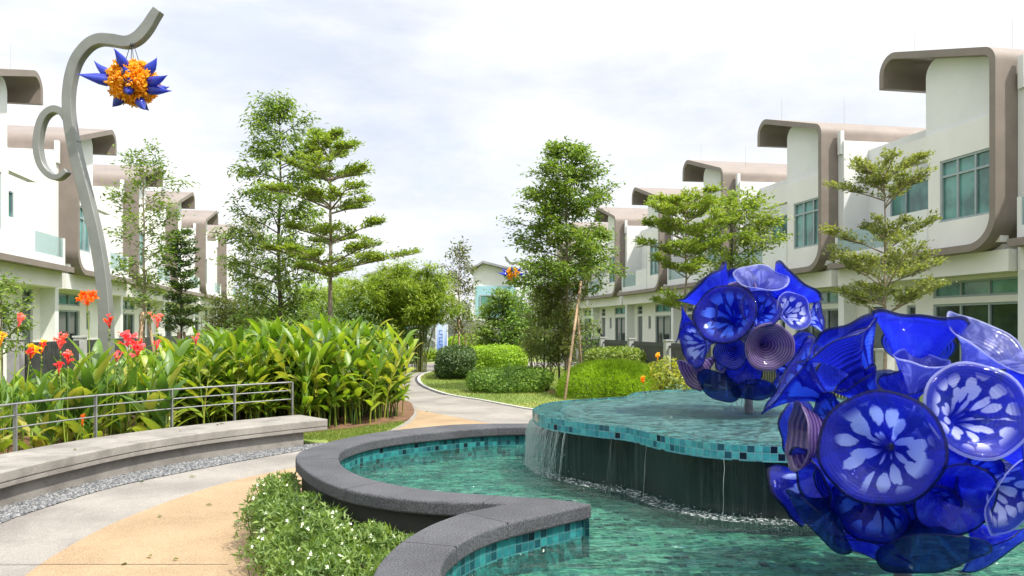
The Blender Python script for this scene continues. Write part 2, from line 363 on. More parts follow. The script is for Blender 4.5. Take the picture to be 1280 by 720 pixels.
t.links.new(tr.outputs[0], ms.inputs[1]); t.links.new(b.outputs[0], ms.inputs[2]); t.links.new(ms.outputs[0], o.inputs['Surface']); M['foam'] = m

# lawn
m, t, b, o = newmat('lawn'); tc = N(t, 'ShaderNodeTexCoord')
n = N(t, 'ShaderNodeTexNoise', Scale=.5, Detail=6); n2 = N(t, 'ShaderNodeTexNoise', Scale=45, Detail=4)
t.links.new(tc.outputs['Object'], n.inputs['Vector']); t.links.new(tc.outputs['Object'], n2.inputs['Vector'])
r = ramp(t, [(.35, (.13, .20, .035)), (.5, (.19, .26, .05)), (.68, (.30, .30, .085))]); t.links.new(n.outputs[0], r.inputs[0])
r2 = ramp(t, [(.3, (.55,)*3), (.7, (1.3,)*3)]); t.links.new(n2.outputs[0], r2.inputs[0])
mm = N(t, 'ShaderNodeMix', data_type='RGBA', blend_type='MULTIPLY'); mm.inputs[0].default_value = 1
t.links.new(r.outputs[0], mm.inputs[6]); t.links.new(r2.outputs[0], mm.inputs[7]); t.links.new(mm.outputs[2], b.inputs['Base Color'])
b.inputs['Roughness'].default_value = .9; bp = N(t, 'ShaderNodeBump', Strength=.6, Distance=.03); t.links.new(n2.outputs[0], bp.inputs['Height']); t.links.new(bp.outputs[0], b.inputs['Normal'])
M['lawn'] = m
# pebbles
m, t, b, o = newmat('grey pebbles'); g = N(t, 'ShaderNodeNewGeometry'); r = ramp(t, [(0, (.06, .063, .066)), (.5, (.13, .133, .137)), (1, (.26, .26, .255))])
t.links.new(g.outputs['Random Per Island'], r.inputs[0]); t.links.new(r.outputs[0], b.inputs['Base Color']); b.inputs['Roughness'].default_value = .8; M['pebble'] = m

LF = {
 'tall':   leafmat('leaf mid green', [(0.056, 0.107, 0.023), (0.121, 0.201, 0.041), (0.226, 0.302, 0.06)]),
 'fresh':  leafmat('leaf fresh green', [(0.082, 0.134, 0.023), (0.163, 0.243, 0.04), (0.287, 0.34, 0.068)]),
 'dark':   leafmat('leaf dark green', [(0.029, 0.058, 0.019), (0.058, 0.108, 0.032), (0.108, 0.166, 0.046)], .22),
 'olive':  leafmat('leaf olive', [(0.086, 0.115, 0.039), (0.159, 0.194, 0.065), (0.259, 0.273, 0.099)]),
 'sparse': leafmat('leaf browning', [(.10, .08, .03), (.10, .13, .04), (.19, .19, .07)]),
 'bamboo': leafmat('leaf bamboo', [(0.078, 0.136, 0.016), (0.168, 0.251, 0.026), (0.308, 0.377, 0.054)], .42),
 'hedge':  leafmat('leaf hedge', [(0.064, 0.137, 0.025), (0.144, 0.259, 0.043), (0.273, 0.402, 0.079)]),
 'lime':   leafmat('leaf lime', [(0.137, 0.244, 0.017), (0.25, 0.384, 0.025), (0.374, 0.511, 0.057)], .4),
 'gold':   leafmat('leaf golden', [(.14, .19, .03), (.28, .30, .04), (.42, .40, .05)], .4),
 'canna':  leafmat('leaf canna', [(0.045, 0.098, 0.019), (0.064, 0.14, 0.028), (0.126, 0.235, 0.037), (0.286, 0.381, 0.055), (0.39, 0.375, 0.084)], .35, .38, .4, 2.0),
 'ginger': leafmat('leaf ginger', [(0.0408, 0.0846, 0.009), (0.068, 0.141, 0.015), (0.148, 0.252, 0.023), (0.308, 0.383, 0.043), (0.36, 0.36, 0.06)], .4, .36, .45, 1.2),
 'cover':  leafmat('leaf ground cover', [(0.046, 0.095, 0.022), (0.109, 0.185, 0.039), (0.218, 0.302, 0.078)], .35, .45, .35, 2.5),
 'grass':  leafmat('grass blades', [(0.096, 0.172, 0.028), (0.168, 0.241, 0.044), (0.288, 0.31, 0.088)], .35),
}
def petal(name, c, trans=.4):
    return leafmat(name, [tuple(x*.75 for x in c), c, tuple(min(1, x*1.2) for x in c)], trans, .5, .3, 8)
FL = {'orange': petal('petal orange', (.85, .16, .015)), 'red': petal('petal red', (.80, .07, .09)), 'pink': petal('petal pink', (.88, .17, .25)),
      'coral': petal('petal coral', (.88, .22, .22)), 'yellow': petal('petal yellow', (.88, .50, .03)), 'white': petal('petal white', (.82, .84, .82))}

# ------------------------------------------------------------------ leaf clouds (one mesh of many leaf faces)
def norm(a): return a/np.maximum(np.linalg.norm(a, axis=1, keepdims=True), 1e-9)
def leaf_mesh(name, P, D, U, length, width, fold=.25):
    """P base points, D directions, U approximate face normals; folded diamond leaves"""
    n = len(P); D = norm(D); S = norm(np.cross(D, U)); Nn = np.cross(S, D)
    Lh = length if hasattr(length, '__len__') else np.full(n, length); Wd = width if hasattr(width, '__len__') else np.full(n, width)
    Lh = Lh[:, None]; Wd = Wd[:, None]
    a = P; tip = P+D*Lh; mid = P+D*Lh*.45
    l = mid+S*Wd*.5+Nn*Wd*fold; r = mid-S*Wd*.5+Nn*Wd*fold
    V = np.stack([a, l, tip, r], 1).reshape(-1, 3).astype(np.float32)
    base = np.arange(n)*4
    T = np.stack([base, base+1, base+2, base, base+2, base+3], 1).reshape(-1).astype(np.int32)
    me = bpy.data.meshes.new(name); me.vertices.add(n*4); me.vertices.foreach_set('co', V.ravel())
    me.loops.add(n*6); me.loops.foreach_set('vertex_index', T)
    me.polygons.add(n*2); me.polygons.foreach_set('loop_start', np.arange(0, n*6, 3, dtype=np.int32))
    me.update(calc_edges=True); me.validate(); return me
def rnd(n, s=1.0): return RNG.normal(0, s, (n, 3))
def rdir(n): return norm(rnd(n))
def shell_leaves(n, c, r, thick=.35, up=.5):
    """points in an ellipsoidal shell with outward-facing leaves"""
    d = rdir(n); rr = 1-thick*RNG.random((n, 1))**1.5
    P = np.array(c)+d*rr*np.array(r)
    U = norm(d+np.array([0, 0, up])+rnd(n, .5)); D = norm(np.cross(U, rdir(n)))
    return P, D, U
def noise3(P, seed, f):
    rs = np.random.default_rng(seed); o = np.zeros(len(P))
    for k in range(5):
        v = rs.normal(0, f, 3); o += np.sin(P@v+rs.random()*6.28)
    return o/5

def tree_obj(name, label, px, Y, group=None, cat='tree', base_z=0.0):
    x = (px-640)/F*Y; e = empty(name, (x, Y, base_z)); tag(e, label, cat, group); return e
def zof(py, Y): return EYE-(py-HZ)*Y/F

def branch_path(p0, d, ln, droop, n=5, wob=.06):
    p = Vector(p0); d = Vector(d).normalized(); o = [p.copy()]
    for i in range(n):
        d = (d+Vector((random.gauss(0, wob), random.gauss(0, wob), droop/n+random.gauss(0, wob*.5)))).normalized()
        p = p+d*ln/n; o.append(p.copy())
    return o
def pt_on(path, t):
    f = t*(len(path)-1); i = min(int(f), len(path)-2); return path[i].lerp(path[i+1], f-i), (path[i+1]-path[i]).normalized()

def leafy_tree(e, H, prof, z0, nbr, leaves_per, lsize, mat, bark='bark', up=.5, droop=-.15, trunk_r=.06, clump=.16, wid=.42, lean=(0, 0), sub=4, multi=1, droop_leaf=-.25):
    """prof(t)->crown radius for t 0..1 up the crown; branches with sub-twigs carrying leaf clumps"""
    mb = MB(); P = []; D = []; U = []
    for mi in range(multi):
        ox = 0 if multi == 1 else random.uniform(-.22, .22); oy = 0 if multi == 1 else random.uniform(-.15, .15)
        tp = [Vector((ox*(1-k/10*.3)+lean[0]*(k/10)**1.3+random.gauss(0, .012*H/6), oy+lean[1]*(k/10)**1.3+random.gauss(0, .012*H/6), H*k/10*.97-.05)) for k in range(11)]
        mb.tube(tp, [trunk_r*(1-.09*k) for k in range(11)], 8)
        for i in range(nbr//multi):
            t = ((i+.5)/(nbr//multi)+random.uniform(-.03, .03)); t = min(max(t, 0), .985)
            z = z0+(H-z0)*t; rad = prof(t)*random.uniform(.65, 1.12); az = i*2.4+random.uniform(-.5, .5)+mi
            b, _ = pt_on(tp, min(max((z-.25*rad*up)/H, .02), .97))
            upz = up*random.uniform(.6, 1.3)
            path = branch_path(b, (math.cos(az), math.sin(az), upz), rad*1.05, droop)
            mb.tube(path, [trunk_r*.34*(1-t*.5)*(1-.15*k) for k in range(6)], 5, cap=False)
            twigs = [path]
            for q in range(sub):
                tt = random.uniform(.3, .95); sp, sdv = pt_on(path, tt)
                sv = sdv+Vector((random.gauss(0, .7), random.gauss(0, .7), random.gauss(.1, .3)))
                tw = branch_path(sp, sv, rad*random.uniform(.25, .5), droop, 3); mb.tube(tw, [trunk_r*.12]*4, 4, cap=False); twigs.append(tw)
            nl = max(3, int(leaves_per*(.4+rad/max(prof(.4), .1))))
            for tw in twigs:
                w_ = nl//len(twigs)*(1.4 if tw is path else 1)
                for q in range(int(w_)):
                    s_, sdv = pt_on(tw, random.uniform(.25, 1)**.7)
                    P.append(s_+Vector((random.gauss(0, clump), random.gauss(0, clump), random.gauss(0, clump*.6))))
                    D.append(sdv*.6+Vector((random.gauss(0, .6), random.gauss(0, .6), random.gauss(droop_leaf, .35))))
                    U.append(Vector((random.gauss(0, .45), random.gauss(0, .45), 1)))
    mb.build('trunk', M[bark], e, smooth=True, fix=False)
    P = np.array(P); D = np.array(D); U = np.array(U); n = len(P)
    ls = lsize*RNG.uniform(.7, 1.3, n)
    link('crown', leaf_mesh('crown', P, D, U, ls, ls*wid), LF[mat], e)
    return n

def tiered_tree(e, H, tiers, lsize, mat, bark='bark', trunk_r=.05, dens=260, rise=.25, az0=0.):
    """layered crown: tiers of (z, radius, n branches); leaves sit in flat sprays along each branch"""
    mb = MB(); P = []; D = []; U = []
    tp = [Vector((random.gauss(0, .01), random.gauss(0, .01), H*k/10-.05)) for k in range(11)]
    mb.tube(tp, [trunk_r*(1-.088*k) for k in range(11)], 8)
    for ti, (z, rad, nb) in enumerate(tiers):
        for i in range(nb):
            az = az0+ti*1.1+2*math.pi*i/nb+random.uniform(-.3, .3); rr = rad*random.choice((.5, .75, .9, 1.0, 1.15, 1.25)); z_ = z+random.gauss(0, .05)
            b, _ = pt_on(tp, min(max((z_-rise*rr)/H, .02), .985))
            path = branch_path(b, (math.cos(az), math.sin(az), rise*random.uniform(.8, 1.7)+.1), rr*1.04, -.12, 6, .04)
            mb.tube(path, [trunk_r*.36*(1-.14*k) for k in range(7)], 5, cap=False)
            twigs = [(path, 1.0)]
            for q in range(7):
                tt = random.uniform(.2, .95); sp, sdv = pt_on(path, tt); sg = 1 if q % 2 else -1
                side = Vector((-sdv.y, sdv.x, 0))*sg
                tw = branch_path(sp, sdv*.8+side*random.uniform(.5, 1)+Vector((0, 0, random.uniform(-.05, .18))), rr*random.uniform(.22, .42)*(1.15-tt*.5), -.05, 3, .05)
                mb.tube(tw, [trunk_r*.1]*4, 4, cap=False); twigs.append((tw, .6))
            for tw, wt in twigs:
                for q in range(int(dens*rr*wt/3.4)):
                    s_, sdv = pt_on(tw, random.uniform(.15, 1)**.75)
                    P.append(s_+Vector((random.gauss(0, .055), random.gauss(0, .055), abs(random.gauss(0, .05)))))
                    D.append(sdv*.7+Vector((random.gauss(0, .55), random.gauss(0, .55), random.gauss(.15, .3))))
                    U.append(Vector((random.gauss(0, .4), random.gauss(0, .4), 1)))
    mb.build('trunk', M[bark], e, smooth=True, fix=False)
    P = np.array(P); n = len(P); ls = lsize*RNG.uniform(.7, 1.3, n)
    link('crown', leaf_mesh('crown', P, np.array(D), np.array(U), ls, ls*.5), LF[mat], e)
    return n

def shrub(e, blobs, nper, lsize, mat, wid=.45, stems=True, thick=.45, up=.6, core=True):
    """bush of several leaf blobs (cx,cy,cz,rx,ry,rz) with dark twiggy inside"""
    Ps, Ds, Us = [], [], []
    for (cx, cy, cz, rx, ry, rz) in blobs:
        n = int(nper*(rx*ry+rx*rz+ry*rz)); P, D, U = shell_leaves(n, (cx, cy, cz), (rx, ry, rz), thick, up)
        k = noise3(P, 5, 6/max(rx, .3)); P = P+ (P-np.array([cx, cy, cz]))*(k*.22)[:, None]
        ok = P[:, 2] > .02; Ps.append(P[ok]); Ds.append(D[ok]); Us.append(U[ok])
    P = np.concatenate(Ps); ls = lsize*RNG.uniform(.65, 1.35, len(P))
    link('foliage', leaf_mesh('foliage', P, np.concatenate(Ds), np.concatenate(Us), ls, ls*wid), LF[mat], e)
    if stems:
        mb = MB()
        for (cx, cy, cz, rx, ry, rz) in blobs:
            for q in range(7):
                a = random.uniform(0, 6.28); p0 = (cx+random.gauss(0, .1*rx), cy+random.gauss(0, .1*ry), 0)
                p1 = (cx+math.cos(a)*rx*.75, cy+math.sin(a)*ry*.75, cz+rz*random.uniform(.1, .7))
                mb.tube([p0, tuple(lerp(p0[k], p1[k], .5)+random.gauss(0, .03) for k in range(3)), p1], [.018, .012, .006], 5, cap=False)
        mb.build('stem', M['barkd'], e, smooth=True, fix=False)

def box_hedge(e, L_, Wd, H, ln, lsize, mat, nd=1500, wob=.13):
    """clipped hedge, local box L_ x Wd x H, wavy leafy skin"""
    n = int(nd*(L_*H*2+Wd*H*2+L_*Wd*1.4)); ex = 3.4
    d = rdir(n); a = np.array([L_/2, Wd/2, H/2])
    k = (np.abs(d)**ex).sum(1)**(-1/ex); q = d*k[:, None]
    q = q*(1-.22*RNG.random((n, 1))**2)
    P = q*a+np.array([0, 0, H/2]); P = P+norm(q)*(noise3(P, 3, 4.5)*wob)[:, None]+rnd(n, .018)
    Nn = norm(np.sign(q)*np.abs(q)**(ex-1)/a+1e-6); U = norm(Nn+rnd(n, .5)+np.array([0, 0, .4])); D = norm(np.cross(U, rdir(n))+np.array([0, 0, .35]))
    ok = P[:, 2] > .015; P, D, U = P[ok], D[ok], U[ok]
    ls = lsize*RNG.uniform(.65, 1.35, len(P)); link('foliage', leaf_mesh('foliage', P, D, U, ls, ls*.5), LF[mat], e)
    mb = MB()
    for i in range(int(L_*7)):
        x = random.uniform(-L_*.45, L_*.45); y = random.uniform(-Wd*.4, Wd*.4)
        for q in range(3): mb.tube([(x, y, 0), (x+random.gauss(0, .06), y+random.gauss(0, .06), H*.45), (x+random.gauss(0, .14), y+random.gauss(0, .12), H*.88)], [.014, .01, .005], 4, cap=False)
    mb.build('stem', M['barkd'], e, smooth=True, fix=False)

# ================================================================== SETTING
gme = MB(); gme.add([(-250, -30, 0), (250, -30, 0), (250, 420, 0), (-250, 420, 0)], [(0, 1, 2, 3)])
tag(gme.build('ground', M['lawn'], fix=False), kind='structure')

BENCH_FRONT = [(-4.1, 4.6), (-4.36, 5.6), (-4.42, 6.47), (-4.29, 7.39), (-4.04, 8.31), (-3.59, 9.14), (-2.97, 9.89), (-2.51, 10.36)]
bf = catmull(BENCH_FRONT, 8); bf2 = [(p.x, p.y) for p in bf]
bench_back = offset2(bf2, .78)
GRAVEL = [(p[0], p[1]) for p in catmull([(-3.75, 4.4), (-4.05, 5.4), (-4.15, 6.17), (-4.12, 6.7), (-3.98, 7.52), (-3.63, 8.3), (-3.16, 9.13), (-2.64, 9.93), (-2.45, 10.2)], 6)]
path_left = [(p.x, p.y) for p in catmull([(-2.3, 10.5), (-1.95, 11.5), (-1.8, 12.6), (-1.85, 14), (-2.3, 16.5), (-3.2, 19.5), (-4.2, 23.5), (-4.8, 28), (-4.7, 32), (-3.6, 34), (-1, 34.6), (6, 35)], 6)]
kerb_line = [(p.x, p.y) for p in catmull([(8.6, 10.4), (6, 11.0), (3.2, 12.2), (1.5, 13.4), (.42, 14.6), (-.07, 15.4), (-.67, 16.5), (-1.31, 17.5), (-1.84, 18.7), (-2.43, 20.7), (-2.82, 22.8), (-3.0, 24.6), (-3.0, 26.4), (-2.7, 28.2), (-1.8, 29.6), (0, 30.4), (6, 31)], 6)]
pav = GRAVEL+path_left+kerb_line[::-1]+[(9.5, 6), (9.5, -6), (-3.2, -6), (-3.3, 2)]
tag(sheet('path', [pav], .006, M['pave']), kind='structure')
TAN_OUT = [(p.x, p.y) for p in catmull([(-2.2, 2.2), (-2.85, 3.7), (-3.13, 4.92), (-3.22, 5.6), (-3.23, 6.2), (-3.14, 6.9), (-2.98, 7.6), (-2.72, 8.2), (-2.4, 8.75), (-2.12, 9.6), (-1.95, 10.8), (-1.7, 12.6), (-1.76, 14.2)], 6)]
tanp = TAN_OUT+[(-1.87, 14.7), (-1.0, 13.45), (-.46, 12.67), (.6, 11.4), (1.8, 10.6), (3.4, 10.2), (3.4, 9.0), (.2, 8.0), (-1, 6), (-.2, 3), (-1, 1.4), (-1.8, 1.6)]
tag(sheet('path_band', [tanp], .011, M['tan']), kind='structure')
# thin control joint sawn across the paving
mb = MB(); mb.box(-4.0, -1.9, 5.087, 5.092, .0125, .0135); tag(mb.build('path_joint', M['asphalt']), kind='structure')
# kerb edging of the lawn: pale strip and a dark drain line beside it
def strip(name, line, w0, w1, z0, z1, mat):
    a = offset2(line, w0); b_ = offset2(line, w1); n = len(line); mbx = MB()
    vs = [(*p, z1) for p in a]+[(*p, z1) for p in b_]+[(*p, z0) for p in a]+[(*p, z0) for p in b_]
    fs = []
    for i in range(n-1):
        fs += [(i, i+1, n+i+1, n+i), (2*n+i, 2*n+i+1, i+1, i), (3*n+i, n+i, n+i+1, 3*n+i+1)]
    mbx.add(vs, fs); return mbx.build(name, mat)
tag(strip('kerb', kerb_line, -.06, .015, -.02, .03, M['kerb']), kind='structure')
tag(strip('path_drain_line', kerb_line[44:], .02, .09, 0, .0105, M['asphalt']), kind='structure')
# planting soil
BED = [(-6.0, 6.2), (-5.45, 7.2), (-5.3, 8.0), (-5.05, 8.9), (-4.55, 9.75), (-3.85, 10.65), (-3.1, 11.35), (-2.45, 11.95), (-1.86, 12.7), (-1.80, 13.6), (-1.92, 14.8), (-2.45, 16.6), (-4.5, 18.2), (-8, 17.5), (-10, 14), (-10, 8), (-8, 6)]
mb = MB(); mb.prism([(p[0], p[1]) for p in catmull([(*q, 0) for q in BED], 4, True)], lambda a, b, d: (a, b, d), -.02, .03)
tag(mb.build('soil', M['soil']), kind='structure')
for i, (px, py, r_) in enumerate(((705, 491, .42), (716, 487, .3), (478, 527, .25))):
    x, y = gp(px, py); mb = MB(); c = [(x+r_*(1+.15*math.sin(3*a)+.1*math.cos(5*a+i))*math.cos(a), y+r_*1.1*math.sin(a)*(1+.1*math.sin(2*a))) for a in [k*.2094 for k in range(30)]]
    mb.add([(x, y, .07)]+[(*p, .004) for p in c], [(0, k+1, (k+1) % 30+1) for k in range(30)])
    tag(mb.build('soil', M['soil'], smooth=True), kind='structure')

# gravel strip: loose pebbles on a bed
gb = bf2; gin = offset2(bf2, .10)
gpoly = GRAVEL+gin[::-1]
tag(sheet('gravel_bed', [[(p[0], p[1]) for p in gpoly]], .010, M['asphalt']), kind='structure')
def pebbles(name, poly, n, r0, r1, z, mat):
    xs = [p[0] for p in poly]; ys = [p[1] for p in poly]; mbx = MB(); k = 0
    while k < n:
        x = random.uniform(min(xs), max(xs)); y = random.uniform(min(ys), max(ys))
        if not inside((x, y), poly): continue
        k += 1; r_ = random.uniform(r0, r1); a = random.uniform(0, 6.28); ca, sa = math.cos(a)*r_, math.sin(a)*r_; f = random.uniform(.55, 1); h = r_*random.uniform(.5, .9)
        mbx.add([(x+ca, y+sa, z), (x-sa*f, y+ca*f, z+h*.3), (x-ca, y-sa, z), (x+sa*f, y-ca*f, z+h*.2), (x+ca*.2, y+sa*.2, z+h), (x-ca*.4, y-sa*.3, z+h*.85)],
                [(0, 1, 4), (1, 5, 4), (1, 2, 5), (2, 3, 5), (3, 4, 5), (3, 0, 4)])
    return mbx.build(name, mat, fix=False)
tag(pebbles('gravel', [(p[0], p[1]) for p in gpoly], 11000, .012, .026, .011, M['pebble']), kind='stuff')

def grass_blades(name, polys, n_per, h0, h1, wdt=.006, excl=()):
    P = []
    for poly, n in zip(polys, n_per):
        xs = [p[0] for p in poly]; ys = [p[1] for p in poly]; k = 0
        while k < n:
            q = (random.uniform(min(xs), max(xs)), random.uniform(min(ys), max(ys)))
            if inside(q, poly): P.append((*q, 0.)); k += 1
    P = np.array(P); n = len(P); D = norm(np.array([0, 0, 1.])+rnd(n, .38)); U = norm(rnd(n)*np.array([1, 1, .2]))
    ls = RNG.uniform(h0, h1, n); return tag(link(name, leaf_mesh(name, P, D, U, ls, wdt+ls*.12), LF['grass']), kind='stuff')
kin = offset2(kerb_line, -.1)
lawnA = [kin[i] for i in range(8, 82)]+[(3, 29), (5, 24), (5.5, 16)]
lawnB = [(-2.44, 10.25), (-2.25, 10.6), (-1.93, 11.5), (-1.8, 12.7), (-1.95, 12.75), (-2.45, 11.95), (-3.1, 11.35), (-3.1, 10.85), (-2.6, 10.75)]
grass_blades('grass', [lawnA, lawnB], [60000, 6500], .025, .06)

# ================================================================== ROW HOUSES
PITCH = 6.6
def wall_grid(mb, bx, u0, u1, z0, z1, d0, d1, holes):
    """wall slab with rectangular openings"""
    us = sorted({u0, u1, *[h[0] for h in holes], *[h[1] for h in holes]}); zs = sorted({z0, z1, *[h[2] for h in holes], *[h[3] for h in holes]})
    for a, b_ in zip(us, us[1:]):
        for c, d in zip(zs, zs[1:]):
            mu, mz = (a+b_)/2, (c+d)/2
            if not any(h[0] < mu < h[1] and h[2] < mz < h[3] for h in holes): bx(mb, a, b_, d0, d1, c, d)
def arc(cx, cz, r, a0, a1, n=8): return [(cx+r*math.cos(R(a0+(a1-a0)*k/n)), cz+r*math.sin(R(a0+(a1-a0)*k/n))) for k in range(n+1)]
def thick(center, th):
    a = offset2(center, th/2); b_ = offset2(center, -th/2); return a, b_

def build_house(sg):
    """terrace house in local metres: x = sg*u (u runs away from the camera), y = depth behind the front, z up"""
    root = empty('terrace_house'); fn = lambda u, z, d: (sg*u, d, z)
    def bx(mb, u0, u1, d0, d1, z0, z1): mb.box(min(sg*u0, sg*u1), max(sg*u0, sg*u1), d0, d1, z0, z1)
    # white masses
    w = MB()
    bx(w, 6.30, 6.585, .57, 10, 0, 7.3)                      # party wall
    bx(w, 6.36, 6.52, .50, .62, 6.9, 7.62)                  # little upstand on its end
    bx(w, .3, 6.3, 1.42, 10, 3.3, 7.05)                      # main body behind the balcony (front face below)
    bx(w, .3, 6.3, 1.06, 9, 0, .06)                          # plinth
    pr = [(.16, 6.4), (2.65, 6.4)]+arc(2.25, 8.0, .40, 0, 100, 8)+[(.5, 7.82), (.3, 7.7), (.16, 7.5)]
    w.prism(pr, fn, .42, 6)                                   # upper white volume under the roof
    wo = w.build('wall', M['white'], root)
    # cream masses
    c = MB()
    W1 = (.34, 2.0, 4.2, 5.72)
    wall_grid(c, bx, .16, 2.4, 3.53, 6.46, .28, .5, [W1]); bx(c, .3, 2.4, .5, 1.42, 3.64, 4.15); bx(c, .3, 2.4, .5, 1.42, 5.8, 6.45); bx(c, 2.05, 2.4, .5, 1.42, 4.15, 5.8); bx(c, .3, .36, .5, 1.42, 4.15, 5.8)
    bx(c, 2.4, 4.2, .28, .52, 5.86, 6.46)                    # lintel beam over the balcony
    bx(c, .02, 6.3, .36, 1.42, 2.86, 3.355)                    # fascia over the ground floor
    bx(c, .3, 6.3, .5, 1.42, 3.3, 3.5)                       # balcony floor
    HOLES = [(.4, 3.1, .06, 2.2), (.4, 3.1, 2.36, 2.78), (3.75, 4.1, 1.5, 2.2), (5.0, 5.75, .06, 2.2), (5.0, 5.75, 2.3, 2.78)]
    wall_grid(c, bx, .28, 6.3, 0.06, 2.86, 1.0, 1.2, HOLES)
    c.build('bay_wall', M['cream'], root)
    p = MB(); bx(p, 2.4, 3.95, .24, .38, 3.53, 4.6); bx(p, 3.83, 3.95, .38, 1.42, 3.52, 4.6)
    bx(p, 3.97, 4.05, .27, .35, 3.53, 4.45); bx(p, 6.2, 6.3, .27, .35, 3.53, 4.45); bx(p, 4.05, 6.2, .27, .35, 3.53, 3.82)
    p.build('parapet', M['white'], root)
    g = MB(); bx(g, 4.06, 6.19, .30, .315, 3.83, 4.44); g.build('balcony_glass', M['balcony'], root)
    # brown ribbon: roof, blade and band in one bent slab
    prof = [(6.29, 3.44)]+arc(.80, 4.16, .72, -90, -180, 10)+arc(.40, 7.55, .32, 180, 105, 8)
    prof += arc(3.42, 8.42, .40, 103, 0, 8)+[(3.82, 8.06)]
    a, b_ = thick(prof, .17); n = len(prof)
    rb = MB(); D0, D1 = 0.0, 8.5
    vs = [fn(u, z, D0) for u, z in a]+[fn(u, z, D0) for u, z in b_]+[fn(u, z, D1) for u, z in a]+[fn(u, z, D1) for u, z in b_]; fs = []
    for i in range(n-1):
        fs += [(i, i+1, n+i+1, n+i), (2*n+i, 3*n+i, 3*n+i+1, 2*n+i+1), (i, 2*n+i, 2*n+i+1, i+1), (n+i, n+i+1, 3*n+i+1, 3*n+i)]
    fs += [(0, n, 3*n, 2*n), (n-1, 2*n+n-1, 3*n+n-1, 2*n-1)]
    rb.add(vs, fs); ro = rb.build('roof', M['taupe'], root)
    me = ro.data; me.polygons.foreach_set('use_smooth', [True]*len(me.polygons)); me.set_sharp_from_angle(angle=R(35))
    for (u, d) in ((1.2, 1.6), (3.3, .6), (.7, 5)):
        z = 7.85+(u-.4)*.27; q = MB(); q.tube([(sg*u, d, z-.1), (sg*u, d, z+1.0)], [.005, .003], 5); q.build('lightning_rod', M['steel'], ro)
    # windows and doors
    def window(name, u0, u1, d, z0, z1, cols, rows=(), mat='glass_green', depth=.1, fr=.055):
        f = MB(); bx(f, u0, u1, d, d+depth, z1-fr, z1); bx(f, u0, u1, d, d+depth, z0, z0+fr)
        bx(f, u0, u0+fr, d+.002, d+depth, z0+fr, z1-fr); bx(f, u1-fr, u1, d+.002, d+depth, z0+fr, z1-fr)
        for cu in cols: bx(f, cu-fr/2, cu+fr/2, d+.006, d+depth, z0+fr, z1-fr)
        for rz in rows: bx(f, u0+fr, u1-fr, d+.010, d+depth, rz-fr/2, rz+fr/2)
        fo = empty(name); fo.parent = root
        f.build('frame', M['frame'], fo)
        g = MB(); bx(g, u0+.02, u1-.02, d+depth*.55, d+depth*.55+.012, z0+.02, z1-.02); g.build('pane', M[mat], fo)
        return fo
    window('window', *W1[:2], .30, *W1[2:], (.9, 1.45), (5.32,))
    window('window', 3.2, 5.2, 1.32, 3.56, 5.72, (4.55,), (), 'glass_green')
    window('window', .4, 3.1, 1.04, 2.36, 2.78, (1.3, 2.2))
    window('sliding_door', .4, 3.1, 1.04, .06, 2.2, (1.3, 2.2), (), 'glass_dark')
    window('window', 3.75, 4.1, 1.04, 1.5, 2.2, (), (), 'glass_dark')
    window('window', 5.0, 5.75, 1.04, 2.3, 2.78, (), (2.54,), 'glass_dark')
    dd = MB(); bx(dd, 5.0, 5.75, 1.08, 1.14, .06, 2.2); do = dd.build('door', M['door'], root)
    hh = MB(); bx(hh, 5.08, 5.11, 1.03, 1.08, .95, 1.25); hh.build('handle', M['steel'], do)
    return root

ORD = ['nearest', 'second', 'third', 'fourth', 'fifth', 'sixth', 'seventh', 'eighth']
def row_house(proto, l, s, right):
    x, y = row(l, s); o = proto; o.location = (x, y, 0)
    # local +Y points away from the street; local +X is toward the camera (right row) or away from it (left row)
    if right: o.rotation_euler = (0, 0, math.atan2(-CS, SN))
    else: o.rotation_euler = (0, 0, math.atan2(CS, -SN))
    return o
pr = build_house(-1); LR = 13.7
for k in range(8):
    o = pr if k == 0 else copy_tree(pr); row_house(o, LR, 14.6+PITCH*(k-1), True)
    tag(o, ['white terrace house cut by the right frame edge, only its balcony glass showing',
            'largest terrace house at right, three-light green window beside its tall brown blade wall',
            'second brown-roofed terrace house along the right row, behind the layered young tree',
            'terrace house of the right row whose curled roof floats over two leafy trees',
            'terrace house behind the pale layered tree left of the blue glass ball',
            'terrace house of the right row showing full balcony and dark door above the picket fence',
            'terrace house half covered by the tall tree on the right lawn',
            'farthest terrace house of the right row, almost lost behind the tree crown'][k], 'house', 'terrace houses of the right row')
pl = build_house(1); LL = -9.3
for k in range(6):
    o = pl if k == 0 else copy_tree(pl); row_house(o, LL, 20.4+PITCH*k, False)
    tag(o, ['terrace house cut by the left frame edge with solid balcony parapet and glass panel',
            'terrace house right behind the grey curled sculpture, brown blade beside the white pillar',
            'terrace house behind the thin tree just right of the grey sculpture',
            'terrace house behind the dark narrow sapling in the left row',
            'fifth terrace house of the left row, brown curled roof clear against the sky',
            'farthest terrace house of the left row, beside the tall feathery tree'][k], 'house', 'terrace houses of the left row')

